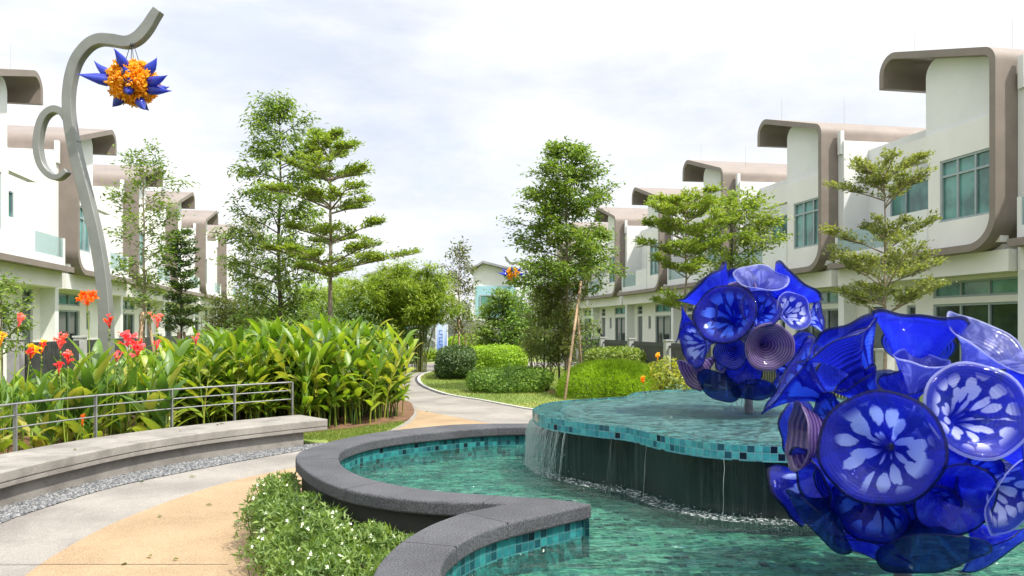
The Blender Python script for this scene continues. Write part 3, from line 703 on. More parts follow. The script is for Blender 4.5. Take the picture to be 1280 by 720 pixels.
# picket fences in front of the two rows
def fence(l, s0, s1, step, label, zt=1.12):
    x, y = row(l, s0); e = empty('picket_fence', (x, y, 0), math.atan2(CS, -SN)); tag(e, label, 'fence')
    n = int((s1-s0)/step)
    for i in range(n+1):
        p = MB(); u = i*step; p.box(u-.11, u+.11, -.11, .11, 0, zt+.06); p.box(u-.13, u+.13, -.13, .13, zt+.06, zt+.1); p.build('post', M['post'], e)
        if i < n:
            q = MB(); k = u+.16
            q.box(u+.11, u+step-.11, -.02, .02, zt-.14, zt-.08); q.box(u+.11, u+step-.11, -.02, .02, .12, .18)
            while k < u+step-.12: q.box(k-.035, k+.035, -.035, -.021, .06, zt); k += .105
            q.build('picket_panel', M['fence'], e)
    return e
fence(9.0, 12, 62, 3.3, 'dark picket fence with pale posts along the right row of houses')
fence(-6.6, 16, 62, 3.3, 'dark picket fence behind the flower bed along the left row of houses', 1.3)

# houses closing the far end
def far_house(x0, x1, Y, zl, zr, label, blue=False, wcol='white'):
    e = empty('house', ((x0+x1)/2, Y, 0)); tag(e, label, 'house'); hw = (x1-x0)/2
    m = MB(); m.prism([(-hw, 0), (hw, 0), (hw, zr), (hw*-.55, zl+.1), (-hw, zl-.5)], lambda a, b, d: (a, d, b), 0, 9); m.build('wall', M[wcol], e)
    r_ = MB(); r_.prism([(-hw-.3, zl-.55), (hw*-.55, zl+.12), (hw+.3, zr-.02), (hw+.3, zr+.16), (hw*-.55, zl+.3), (-hw-.3, zl-.37)], lambda a, b, d: (a, d, b), -.5, 9.4); r_.build('roof', M['roofgrey'], e)
    if blue:
        b_ = MB(); b_.box(-hw*.9, hw*.98, -.05, -.003, 2.4, 4.9); b_.build('wall_panel', M['blue_wall'], e)
    f = MB()
    for (a, b2, c, d) in ((-hw*.7, hw*.75, 2.7, 2.8), (-hw*.7, hw*.75, 4.1, 4.2), (-hw*.7, -hw*.7+.1, 2.8, 4.1), (hw*.75-.1, hw*.75, 2.8, 4.1), (-.05, .05, 2.8, 4.1)): f.box(a, b2, -.12, -.051, c, d)
    wi = f.build('window', M['frame'], e); p = MB(); p.box(-hw*.7+.1, hw*.75-.1, -.09, -.07, 2.8, 4.1); p.build('pane', M['glass_green'], wi)
    return e
far_house(-3.1, .3, 61, 6.6, 6.0, 'small far house with pale blue panel under its sloping grey roof', True)
far_house(-12.5, -5.0, 66, 6.5, 5.9, 'far white house with long low grey roof behind the bamboo clumps')
far_house(1.6, 8.5, 66, 6.6, 6.0, 'far white house hidden behind the round tree and tall tree')
mb = MB()
for k in range(12): mb.box(-5.2+k*.36, -5.2+k*.36+.34, 45+.03*(k % 2), 45.06+.03*(k % 2), .1, 2.0)
bo = mb.build('boarding_fence', M['hoard']); tag(bo, 'low grey boarding behind the staked thin tree at the path end', 'fence')

# ================================================================== POOL
A_out = [(.24, 8.70), (-.55, 8.64), (-1.08, 8.29), (-1.43, 7.94), (-1.72, 7.41), (-1.86, 6.87), (-1.86, 6.55), (-1.72, 6.12), (-1.43, 5.56), (-1.13, 5.17), (-.80, 4.93), (-.47, 4.80), (-.18, 4.77), (-.05, 4.73)]
B_out = [(-.29, 4.52), (-.46, 4.23), (-.57, 3.9), (-.62, 3.55), (-.60, 3.2), (-.5, 2.75), (-.25, 2.3), (.2, 1.95), (.8, 1.75), (1.6, 1.6), (3, 1.55), (4.6, 1.9), (5.8, 3.0), (6.2, 4.6), (5.9, 6.2), (4.9, 7.4), (3.4, 8.1), (1.6, 8.62)]
B_in = [(1.6, 8.32), (3.3, 7.8), (4.7, 7.1), (5.6, 6.0), (5.9, 4.6), (5.5, 3.2), (4.5, 2.2), (3, 1.88), (1.6, 1.92), (.9, 2.08), (.35, 2.3), (0, 2.6), (-.2, 2.95), (-.31, 3.36), (-.32, 3.59), (-.29, 3.77), (-.21, 4.0), (-.06, 4.23), (.15, 4.43), (.32, 4.58), (.5, 4.74)]
A_in = [(.23, 4.9), (0, 4.95), (-.5, 5.12), (-.86, 5.36), (-1.15, 5.68), (-1.36, 6.08), (-1.49, 6.55), (-1.50, 6.9), (-1.38, 7.32), (-1.13, 7.68), (-.78, 7.98), (-.26, 8.3), (.23, 8.4)]
def cc(l, n=5): return [(p.x, p.y) for p in catmull([(*q, 0) for q in l], n)]
outer = cc(A_out)+cc(B_out); inner = cc(B_in)+cc(A_in)
def off_loop(lp, d):                         # inward/outward offset of a closed loop
    n = len(lp); o = []
    for i in range(n):
        t_ = Vector(lp[(i+1) % n])-Vector(lp[i-1]); t_.normalize(); o.append((lp[i][0]-t_.y*d, lp[i][1]+t_.x*d))
    return o
pool = empty('fountain_pool', (-.2, 5.5, 0)); tag(pool, 'low curving pool with dark pebble-wash coping and teal mosaic inside', 'pool')
def inpool(o): o.parent = pool; o.location = (.2, -5.5, 0); return o
cop = slab('coping', [outer, inner], .405, .5, M['granite'], bevel=.022); inpool(cop)
for px_, py_ in ((377, 574), (432, 612), (505, 540), (604, 628), (610, 531), (497, 678), (579, 640)):
    Yq = 1.1*F/(py_-HZ); q_ = Vector(((px_-640)/F*Yq, Yq)); oi = min(range(len(outer)), key=lambda i: (Vector(outer[i])-q_).length); a_ = Vector(outer[oi]); b_ = min((Vector(p) for p in inner), key=lambda p: (p-a_).length)
    d_ = (b_-a_).normalized(); n_ = Vector((-d_.y, d_.x))*.0022; a_ = a_-d_*.0012; b_ = b_+d_*.0012; m_ = MB()
    m_.add([(*(p+sg_*n_), z_) for z_ in (.404, .5012) for p, sg_ in ((a_, -1), (b_, -1), (b_, 1), (a_, 1))], [(0, 3, 2, 1), (4, 5, 6, 7), (0, 1, 5, 4), (1, 2, 6, 5), (2, 3, 7, 6), (3, 0, 4, 7)]); inpool(m_.build('joint', M['asphalt']))
# outer wall under the coping and tiled inner wall
def wall_strip(name, lp, z0, z1, mat, closed=True, uvs=True):
    mbx = MB(); n = len(lp); s_ = 0; L_ = [0]
    for i in range(n): L_.append(L_[-1]+(Vector(lp[(i+1) % n])-Vector(lp[i])).length)
    for i in range(n if closed else n-1):
        a, b_ = lp[i], lp[(i+1) % n]
        mbx.add([(*a, z0), (*b_, z0), (*b_, z1), (*a, z1)], [(0, 1, 2, 3)], [[(L_[i], z0), (L_[i+1], z0), (L_[i+1], z1), (L_[i], z1)]])
    return mbx.build(name, mat, fix=False, smooth=False)
inpool(wall_strip('outer_wall', off_loop(outer, .05), 0, .41, M['poolwall']))
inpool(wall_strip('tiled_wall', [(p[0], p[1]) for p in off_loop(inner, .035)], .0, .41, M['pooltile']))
fl = sheet('pool_floor', [off_loop(inner, .045)], .175, M['floortile']); inpool(fl)
wa = sheet('water', [off_loop(inner, .04)], .29, M['water']); tag(wa, kind='structure')

# raised bowl
BOWL = [(.205, 7.44), (.215, 7.2), (.30, 6.79), (.54, 6.44), (.73, 6.23), (.915, 6.08), (1.01, 5.86), (1.10, 5.63), (1.24, 5.41), (1.41, 5.25), (1.59, 5.16), (1.76, 5.11), (2.2, 5.08), (2.8, 5.22), (3.5, 5.7), (3.95, 6.4), (4.05, 7.3), (3.8, 8.4), (3.2, 9.3), (2.6, 9.68), (2.2, 9.72), (1.88, 9.64), (1.57, 9.40), (1.42, 9.1), (1.30, 8.78), (.95, 8.54), (.58, 8.30), (.335, 7.95)]
bl = [(p.x, p.y) for p in catmull([(*q, 0) for q in BOWL], 6, True)]
bowl = empty('raised_bowl', (2.1, 7.2, 0)); tag(bowl, 'raised overflowing bowl with turquoise mosaic rim over dark wet wall', 'fountain')
def inbowl(o): o.parent = bowl; o.location = (-2.1, -7.2, 0); return o
cx, cy = 2.1, 7.2
inb = lambda d: off_loop(bl, d)
inbowl(wall_strip('mosaic_rim', bl, .69, .80, M['tile']))
inbowl(sheet('mosaic_floor', [inb(.001)], .787, M['bowlfloor']))
M['basin'] = noisy('basin render', (.09, .20, .21), (.14, .26, .265), 2.2, .5, fine=(26, .8, 1.15))
inbowl(sheet('basin_floor', [inb(.27)], .7895, M['basin']))
un = sheet('underside', [inb(.001)], .6905, M['bowlwall']); inbowl(un)
inbowl(wall_strip('bowl_wall', inb(.10), 0, .70, M['bowlwall']))
tag(sheet('water', [inb(.004)], .803, M['bowlwater']), kind='structure')

# falling water: thin strands over the rim, foam and droplets at the foot
mb = MB(); nb = len(bl); edge = inb(-.008)
def strand(i, z1, wd, wobx=.01, z0=.29):
    x, y = edge[i % nb]; dx, dy = x-cx, y-cy; L_ = math.hypot(dx, dy); dx /= L_; dy /= L_; tx, ty = -dy, dx
    j = random.uniform(-.05, .05); pts = []
    for k in range(7):
        t_ = k/6; pts.append((x+dx*(.012+.05*t_**.7)+tx*(j+random.gauss(0, wobx*.3)), y+dy*(.012+.05*t_**.7)+ty*j, lerp(z1, z0, t_)))
    mb.tube(pts, [wd*random.uniform(.5, 1.2) for _ in range(7)], 4, cap=False)
for i in range(nb):
    x, y = bl[i]
    if y > 8.2 or x > 2.6: continue
    left = x < .45
    for q in range(20 if left else 1):
        if left or random.random() < .05:
            strand(i+random.choice((0, 0, 1)), .70 if random.random() < .6 else random.uniform(.4, .7), random.uniform(.0005, .0014) if left else random.uniform(.0004, .0009), .03, .29 if random.random() < .5 else random.uniform(.3, .6))
def bowl_idx(px):
    return min(range(nb), key=lambda i: abs(640+bl[i][0]/bl[i][1]*F-px)+(1000 if bl[i][1] > 7.5 else 0))
for px, wd in ((808, .0018), (901, .0018)): strand(bowl_idx(px), .70, wd)
# little jets under the far glass ball
for k in range(9):
    a = k*.7; mb.tube([(2.14+.05*math.cos(a), 7.2+.05*math.sin(a), .80), (2.14+.09*math.cos(a), 7.2+.09*math.sin(a), .98)], [.004, .002], 4)
tag(mb.build('falling_water', M['fall'], smooth=True, fix=False), kind='stuff')
mb = MB(); foot = inb(.06)
for i in range(nb):
    x, y = foot[i]
    if y > 8 or x > 3.2: continue
    for q in range(4):
        dx, dy = x-cx, y-cy; L_ = math.hypot(dx, dy); d = abs(random.gauss(0, .10)); r_ = random.uniform(.0015, .0045)
        mb.ball((x+dx/L_*d+random.gauss(0, .03), y+dy/L_*d+random.gauss(0, .03), .292+max(0, random.gauss(.0, .03))), r_, 5, 3)
tag(mb.build('splash_foam', M['fall'], smooth=True, fix=False), kind='stuff')
mb = MB(); fa, fb = inb(.08), inb(-.09)
for i in range(nb-1):
    if bl[i][1] > 7.6 or bl[i][0] > 3.2: continue
    mb.add([(*fa[i], .2935), (*fa[i+1], .2935), (*fb[i+1], .2935), (*fb[i], .2935)], [(0, 1, 2, 3)])
tag(mb.build('foam', M['foam'], fix=False), kind='stuff')

# ================================================================== BENCH + RAILING
bench = empty('curved_bench', (-4, 7.5, 0)); tag(bench, 'long curved concrete bench beside the gravel strip', 'bench')
bp = resample([(*p, 0) for p in bf2], 60); f2 = [(p.x, p.y) for p in bp]
seat = slab('seat', [f2+offset2(f2, .78)[::-1]], .25, .345, M['conc'], bench, bevel=.012); seat.location = (4, -7.5, 0)
lip = slab('seat_band', [offset2(f2, .006)+offset2(f2, .74)[::-1]], .20, .249, M['conc'], bench, bevel=.008); lip.location = (4, -7.5, 0)
f3 = f2[:-3]; bs = slab('base', [offset2(f3, .075)+offset2(f3, .66)[::-1]], 0, .20, M['conc'], bench); bs.location = (4, -7.5, 0)

rl = offset2(f2, .98); rl = resample([(*p, 0) for p in rl], 60)
rail = empty('handrail', (-5, 8.5, 0)); tag(rail, 'thin grey three-bar metal railing behind the curved bench', 'railing')
rpts = [p for p in rl if p.y > 5.0 and (p.x < 640 and 640+p.x/p.y*F < 380)]
posts_px = (-110, 25, 120, 210, 297, 373); pidx = []
for q in posts_px: pidx.append(min(range(len(rl)), key=lambda i: abs(640+rl[i].x/rl[i].y*F-q)))
for zz, rr in ((.80, .012), (.68, .0085), (.555, .0085)):
    m_ = MB(); m_.tube([(rl[i].x+5, rl[i].y-8.5, zz) for i in range(pidx[0], pidx[-1]+1)], rr, 8); m_.build('rail', M['steel'], rail, smooth=True, fix=False)
for i in pidx:
    t_ = (rl[min(i+1, 59)]-rl[i-1]).normalized(); m_ = MB(); x, y = rl[i].x+5, rl[i].y-8.5; nx, ny = -t_.y, t_.x
    hw, hd = .022, .008
    vs = [(x+t_.x*sx*hd+nx*sy*hw, y+t_.y*sx*hd+ny*sy*hw, z) for z in (0, .80) for sx, sy in ((-1, -1), (1, -1), (1, 1), (-1, 1))]
    m_.add(vs, [(0, 3, 2, 1), (4, 5, 6, 7), (0, 1, 5, 4), (1, 2, 6, 5), (2, 3, 7, 6), (3, 0, 4, 7)]); m_.build('post', M['steel'], rail)

# ================================================================== GLASS BALLS
def glassmat(name, base, light, kind, dens=.72, spots=(10, 2.2), edge=(.01, .015, .12)):
    """blown glass: coloured body with pale petals / rings / streaks fixed in it, clear tint behind"""
    m, t, b, o = newmat(name); uv = N(t, 'ShaderNodeTexCoord'); sx = N(t, 'ShaderNodeSeparateXYZ'); t.links.new(uv.outputs['UV'], sx.inputs[0])
    ob = N(t, 'ShaderNodeObjectInfo')
    mp = N(t, 'ShaderNodeMapping'); mp.inputs['Scale'].default_value = (spots[0], spots[1], 1); t.links.new(uv.outputs['UV'], mp.inputs[0])
    ad = N(t, 'ShaderNodeVectorMath', operation='ADD'); t.links.new(mp.outputs[0], ad.inputs[0])
    cb = N(t, 'ShaderNodeCombineXYZ'); rm = N(t, 'ShaderNodeMath', operation='MULTIPLY'); rm.inputs[1].default_value = 37; t.links.new(ob.outputs['Random'], rm.inputs[0]); t.links.new(rm.outputs[0], cb.inputs[0]); t.links.new(cb.outputs[0], ad.inputs[1])
    if kind == 'petal':
        v = N(t, 'ShaderNodeTexVoronoi', voronoi_dimensions='2D', Scale=1.0, Randomness=.9)
        dn = N(t, 'ShaderNodeTexNoise', Scale=2.6, Detail=2); t.links.new(ad.outputs[0], dn.inputs['Vector']); dv = N(t, 'ShaderNodeVectorMath', operation='MULTIPLY_ADD'); dv.inputs[1].default_value = (.3, .35, 0); t.links.new(dn.outputs['Color'], dv.inputs[0]); t.links.new(ad.outputs[0], dv.inputs[2]); t.links.new(dv.outputs[0], v.inputs['Vector'])
        r = ramp(t, [(.40, (1, 1, 1)), (.47, (0, 0, 0))]); t.links.new(v.outputs['Distance'], r.inputs[0]); pat = r.outputs[0]
        band = ramp(t, [(.12, (.1,)*3), (.22, (1, 1, 1)), (.66, (1, 1, 1)), (.84, (0, 0, 0))])
    elif kind == 'ring':
        wv = N(t, 'ShaderNodeTexWave', wave_type='BANDS', bands_direction='Y', Scale=3.6, Distortion=.9); wv.inputs['Detail'].default_value = 1; t.links.new(uv.outputs['UV'], wv.inputs['Vector'])
        r = ramp(t, [(.35, (0, 0, 0)), (.8, (.8,)*3)]); t.links.new(wv.outputs[0], r.inputs[0]); pat = r.outputs[0]
        band = ramp(t, [(.0, (.3,)*3), (.3, (1, 1, 1)), (1, (.9,)*3)])
    else:
        nn = N(t, 'ShaderNodeTexNoise', Scale=1.3, Detail=4, Distortion=.8); t.links.new(ad.outputs[0], nn.inputs['Vector'])
        r = ramp(t, [(.48, (0, 0, 0)), (.68, (.75,)*3)]); t.links.new(nn.outputs[0], r.inputs[0]); pat = r.outputs[0]
        band = ramp(t, [(.0, (.2,)*3), (.35, (.8,)*3), (1, (1, 1, 1))])
    t.links.new(sx.outputs[1], band.inputs[0])
    mu = N(t, 'ShaderNodeMath', operation='MULTIPLY'); t.links.new(pat, mu.inputs[0]); t.links.new(band.outputs[0], mu.inputs[1])
    c1 = N(t, 'ShaderNodeMix', data_type='RGBA'); t.links.new(mu.outputs[0], c1.inputs[0]); c1.inputs[6].default_value = (*base, 1); c1.inputs[7].default_value = (*light, 1)
    er = ramp(t, [(.945, (0, 0, 0)), (.965, (1, 1, 1))]); t.links.new(sx.outputs[1], er.inputs[0])
    c2 = N(t, 'ShaderNodeMix', data_type='RGBA'); t.links.new(er.outputs[0], c2.inputs[0]); t.links.new(c1.outputs[2], c2.inputs[6]); c2.inputs[7].default_value = (*edge, 1)
    t.links.new(c2.outputs[2], b.inputs['Base Color']); b.inputs['Roughness'].default_value = .06; b.inputs['Specular IOR Level'].default_value = .6
    b.inputs['Coat Weight'].default_value = 1.0; b.inputs['Coat Roughness'].default_value = .01
    bn = N(t, 'ShaderNodeTexNoise', Scale=3, Detail=2); t.links.new(ad.outputs[0], bn.inputs['Vector']); bw = N(t, 'ShaderNodeTexWave', wave_type='BANDS', bands_direction='Y', Scale=5.5, Distortion=.8); t.links.new(uv.outputs['UV'], bw.inputs['Vector'])
    bs = N(t, 'ShaderNodeMath', operation='MULTIPLY_ADD'); bs.inputs[1].default_value = .35; t.links.new(bw.outputs[0], bs.inputs[0]); t.links.new(bn.outputs[0], bs.inputs[2])
    bp = N(t, 'ShaderNodeBump', Strength=.3, Distance=.02); t.links.new(bs.outputs[0], bp.inputs['Height']); t.links.new(bp.outputs[0], b.inputs['Normal'])
    tl = N(t, 'ShaderNodeBsdfTranslucent'); t.links.new(c2.outputs[2], tl.inputs[0])
    m1 = N(t, 'ShaderNodeMixShader'); m1.inputs[0].default_value = .55; t.links.new(b.outputs[0], m1.inputs[1]); t.links.new(tl.outputs[0], m1.inputs[2])
    tr = N(t, 'ShaderNodeBsdfTransparent'); tt = N(t, 'ShaderNodeMix', data_type='RGBA'); tt.inputs[0].default_value = .45; t.links.new(c2.outputs[2], tt.inputs[6]); tt.inputs[7].default_value = (.62, .70, 1, 1); t.links.new(tt.outputs[2], tr.inputs[0])
    de = N(t, 'ShaderNodeMath', operation='MULTIPLY_ADD', use_clamp=True); de.inputs[1].default_value = .3; de.inputs[2].default_value = dens-.05; t.links.new(mu.outputs[0], de.inputs[0])
    m2 = N(t, 'ShaderNodeMixShader'); t.links.new(de.outputs[0], m2.inputs[0]); t.links.new(tr.outputs[0], m2.inputs[1]); t.links.new(m1.outputs[0], m2.inputs[2])
    t.links.new(m2.outputs[0], o.inputs['Surface']); return m
CB = (.065, .10, .84)
GM = {
 'cobalt': glassmat('cobalt glass', CB, (.10, .20, .85), 'streak', .40),
 'petal':  glassmat('cobalt glass with pale petals', (.03, .055, .66), (.55, .66, 1.0), 'petal', .42, (15, 2.5)),
 'bluep':  glassmat('cobalt glass with blue petals', (.018, .03, .55), (.10, .27, .98), 'petal', .42, (14, 1.9)),
 'purple': glassmat('purple ringed glass', (.13, .075, .27), (.34, .22, .42), 'ring', .72, edge=(.3, .22, .4)),
 'ring':   glassmat('dark ringed glass', (.015, .025, .42), (.06, .10, .85), 'ring', .42),
 'pale':   glassmat('pale lavender glass', (.16, .19, .62), (.50, .54, .88), 'streak', .45, edge=(.65, .68, .92)),
 'teal':   glassmat('deep teal blue glass', (.012, .05, .28), (.06, .22, .60), 'streak', .36, (12, .8)),
 'white':  glassmat('cobalt glass with white petals', (.04, .07, .62), (.76, .80, 1.0), 'petal', .44, (15, 3.2), edge=(.6, .64, .95)),
}
def flower_mesh(shape, seed):
    """trumpet with a wide lip: lip radius 1 at z = 0, stem at z = -len; double walled"""
    rs = random.Random(seed); ln, pw, stem = {'disc': (1.5, 2.7, .07), 'horn': (2.1, 1.75, .085), 'bowl': (1.15, 1.7, .09)}[shape]
    nz, na = 18, 44; prof = []
    for i in range(nz+1):
        v = i/nz; r_ = stem+(1-stem)*v**pw; z = -ln*(1-v)
        if shape == 'disc': z = -ln*(1-v)**1.25*(1 if v < 1 else 0)-.05*math.sin(v*math.pi)
        prof.append((r_, z, v))
    th = .022; mbx = MB(); k1, k2 = rs.randint(2, 4), rs.randint(5, 7); p1, p2 = rs.random()*6, rs.random()*6
    def P(i, k, off):
        r_, z, v = prof[i]; a = 2*math.pi*k/na; wv = v**4*(.045*math.sin(k1*a+p1)+.022*math.sin(k2*a+p2))
        return ((r_-off*.6)*math.cos(a)*(1+wv*.5), (r_-off*.6)*math.sin(a)*(1+wv*.5), z+wv+off)
    for off, flip in ((th, False), (0, True)):
        for i in range(nz):
            for k in range(na):
                q = [P(i, k, off), P(i, k+1, off), P(i+1, k+1, off), P(i+1, k, off)]; u = [(k/na, prof[i][0]), ((k+1)/na, prof[i][0]), ((k+1)/na, prof[i+1][0]), (k/na, prof[i+1][0])]
                if flip: q.reverse(); u.reverse()
                mbx.add(q, [(0, 1, 2, 3)], [u])
    for k in range(na):
        mbx.add([P(nz, k, th), P(nz, k+1, th), P(nz, k+1, 0), P(nz, k, 0)], [(0, 1, 2, 3)], [[(k/na, 1), ((k+1)/na, 1), ((k+1)/na, 1), (k/na, 1)]])
    me = mbx.mesh('glass_trumpet', True, False, 1e-4); return me
FM = {}
def flower(parent, c, Rb, d, rad, mat, shape, roll=None):
    key = (mat, shape, random.randint(0, 1))
    if key not in FM:
        me = flower_mesh(shape, hash(key[1])%97+key[2]*13+len(FM)); me.materials.append(GM[mat]); FM[key] = me
    o = bpy.data.objects.new('glass_trumpet', FM[key]); COL.objects.link(o); o.parent = parent
    d = Vector(d).normalized(); o.location = d*Rb; o.rotation_mode = 'QUATERNION'
    from mathutils import Quaternion
    q = d.to_track_quat('Z', 'Y') @ Quaternion((0, 0, 1), roll if roll is not None else random.uniform(0, 6.28))
    o.rotation_quaternion = q; o.scale = (rad,)*3; return o
def glass_ball(label, px, py, Y, Rpx, specs, nfill, post_z, fr):
    c = at(px, py, Y); Rb = Rpx/F*Y; root = empty('glass_flower_ball', c); tag(root, label, 'glass sculpture')
    view = Vector((c.x, c.y, c.z-EYE)).normalized(); right = Vector((view.y, -view.x, 0)).normalized(); up = right.cross(view)
    used = []
    eye = Vector((0, 0, EYE))
    for (fx, fy, fr_px, mat, shape, *ex) in specs:
        ray = Vector(((fx-640)/F, 1, (HZ-fy)/F)).normalized(); oc = c-eye; tm = oc.dot(ray); q2 = oc.length_squared-tm*tm; Rr = Rb*(1.05-.011*len(used))
        tt = tm-math.sqrt(Rr*Rr-q2) if q2 < Rr*Rr else tm
        pos = eye+ray*tt-c; d = pos.normalized()
        if ex: pr_ = d+view*d.dot(-view); d = (pr_.normalized()*math.sqrt(max(0, 1-ex[0]**2))-view*ex[0]).normalized() if pr_.length > 1e-3 else d
        used.append(pos.normalized()); o_ = flower(root, c, 1, d, fr_px/F*(eye+ray*tt).y, mat, shape); o_.location = pos
    k = 0
    for i in range(nfill):                                             # the far side and the gaps
        z = 1-2*(i+.5)/nfill; a = i*2.39996; d = Vector((math.sqrt(1-z*z)*math.cos(a), math.sqrt(1-z*z)*math.sin(a), z))
        if any(d.dot(u) > .88 for u in used) or d.dot(view) < -.15: continue
        if c.z+d.z*Rb < post_z+.03: continue
        flower(root, c, Rb*random.uniform(.86, .97), d, fr*random.uniform(.8, 1.1), ('cobalt', 'bluep', 'cobalt', 'ring', 'petal', 'teal')[i % 6], ('disc', 'horn', 'bowl')[i % 3])
    m_ = MB(); m_.ball((0, 0, 0), Rb*.16, 14, 10)
    for i in range(26):
        z = 1-2*(i+.5)/26; a = i*2.39996; d = Vector((math.sqrt(1-z*z)*math.cos(a), math.sqrt(1-z*z)*math.sin(a), z)); m_.tube([d*Rb*.12, d*Rb*.30], [Rb*.035, Rb*.028], 8)
    m_.build('steel_hub', M['steel'], root, smooth=True, fix=False)
    m_ = MB(); m_.tube([(0, 0, -Rb*.1), (0, 0, post_z-c.z-.25)], Rb*.06, 10); m_.build('post', M['steel'], root, smooth=True, fix=False)
    return root
S2 = [(1100, 560, 74, 'petal', 'disc'), (1221, 512, 65, 'white', 'disc'), (1240, 428, 60, 'pale', 'disc', .42), (1046, 428, 54, 'ring', 'disc', .15),
      (1150, 398, 55, 'cobalt', 'horn', .05), (985, 470, 58, 'bluep', 'disc', .25), (1165, 692, 66, 'teal', 'disc', .45), (1022, 652, 52, 'teal', 'disc', .35),
      (996, 545, 44, 'purple', 'horn', .4), (1268, 622, 55, 'white', 'disc', .5), (1151, 448, 32, 'pale', 'horn', .35), 
      (1085, 640, 50, 'bluep', 'disc', .75), (1195, 625, 52, 'cobalt', 'disc', .8), (1012, 600, 44, 'cobalt', 'horn', .45), (1290, 560, 55, 'cobalt', 'disc', .35),
      (1245, 690, 50, 'cobalt', 'disc', .3), (1090, 690, 48, 'cobalt', 'disc', .3), (1290, 480, 55, 'cobalt', 'disc', .2), (1068, 474, 30, 'bluep', 'horn', .3), (1130, 478, 30, 'cobalt', 'horn', .55), (1162, 636, 38, 'bluep', 'disc', .8), (1048, 612, 36, 'ring', 'disc', .7), (1182, 588, 32, 'cobalt', 'bowl', .8), (1225, 600, 38, 'bluep', 'disc', .7), (1186, 462, 26, 'pale', 'horn', .4), (1028, 520, 32, 'bluep', 'disc', .55), (1120, 645, 30, 'purple', 'bowl', .8)]
glass_ball('large blue blown-glass flower ball standing in the pool, nearest the camera', 1128, 555, 4.0, 168, S2, 30, .29, .20)
S1 = [(951, 347, 34, 'pale', 'disc', .5), (878, 352, 38, 'cobalt', 'horn', .1), (1000, 350, 38, 'cobalt', 'horn', .05), (906, 392, 40, 'bluep', 'disc'), (866, 432, 29, 'petal', 'disc', .6),
      (951, 386, 25, 'bluep', 'disc'), (993, 388, 26, 'white', 'disc', .75), (962, 434, 31, 'purple', 'disc'), (913, 441, 22, 'ring', 'disc'), (1026, 396, 26, 'petal', 'disc', .2),
      (898, 482, 30, 'teal', 'disc', .6), (942, 488, 27, 'teal', 'disc', .55), (862, 470, 24, 'purple', 'horn', .4), (1000, 440, 28, 'cobalt', 'disc', .7), (880, 395, 24, 'ring', 'disc', .65),
      (930, 465, 22, 'cobalt', 'disc'), (985, 475, 26, 'bluep', 'disc', .5), (925, 362, 20, 'purple', 'bowl', .6), (1022, 440, 28, 'cobalt', 'disc', .25), (850, 405, 24, 'cobalt', 'disc', .1), (975, 360, 22, 'bluep', 'disc', .5)]
glass_ball('smaller blue blown-glass flower ball hovering over the raised mosaic bowl', 936, 418, 7.1, 88, S1, 26, .80, .19)

# ================================================================== CURLED SCULPTURES
def curl_sculpture(label, px, Y, rz=0., sc=1.0, mirror=1):
    k = Y0 = 13.0
    e = empty('curled_sculpture', ((px-640)/F*Y, Y, 0), rz); tag(e, label, 'sculpture')
    def lp(x, y): return ((x-131)/F*Y0*mirror, EYE-(y-HZ)/F*Y0)
    def sweep(pts, widths, dep, name, off=0):
        c = catmull([(*lp(*p), 0) for p in pts], 9); n = len(c); wd = [widths[0]+(widths[1]-widths[0])*i/(n-1) for i in range(n)] if len(widths) == 2 else [np.interp(i/(n-1), np.linspace(0, 1, len(widths)), widths) for i in range(n)]
        m_ = MB(); vs = []
        for i, p in enumerate(c):
            t_ = (c[min(i+1, n-1)]-c[max(i-1, 0)]).normalized(); nx, nz = -t_.y, t_.x
            for sgn, dd in ((-1, -1), (1, -1), (1, 1), (-1, 1)): vs.append((p.x+nx*sgn*wd[i]/2, dd*dep/2+off, p.y+nz*sgn*wd[i]/2))
        fs = []
        for i in range(n-1):
            for q in range(4): fs.append((i*4+q, i*4+(q+1) % 4, (i+1)*4+(q+1) % 4, (i+1)*4+q))
        fs += [(3, 2, 1, 0), ((n-1)*4, (n-1)*4+1, (n-1)*4+2, (n-1)*4+3)]
        m_.add(vs, fs); o = m_.build(name, M['sculpt'], e, bevel=.012); o.scale = (sc,)*3
        me = o.data; me.polygons.foreach_set('use_smooth', [True]*len(me.polygons)); me.set_sharp_from_angle(angle=R(40)); return o
    sweep([(133, 528), (134, 460), (133, 405), (129, 350), (119, 292), (106, 240), (93, 190), (85, 145), (85, 110), (93, 78), (108, 58), (124, 50), (142, 51), (160, 54), (174, 49), (186, 37), (194, 25), (201, 15)], (.20, .20, .19, .17, .18, .20, .19, .15), .15, 'mast')
    sweep([(93, 178), (86, 155), (77, 140), (65, 136), (53, 144), (46, 161), (44, 184), (49, 205), (60, 218), (72, 221), (83, 213)], (.13, .13, .12, .09), .14, 'scroll')
    m_ = MB(); m_.box(-.3, .3, -.3, .3, 0, .08); bo = m_.build('base_plate', M['sculpt'], e); bo.scale = (sc,)*3
    return e
curl_sculpture('tall grey curled steel sculpture rising from the canna bed', 131, 13.0, R(-4))
curl_sculpture('far grey curled sculpture half hidden behind the round tree, only its arm tip clear', 647, 58.0, R(180), 1.0, 1)

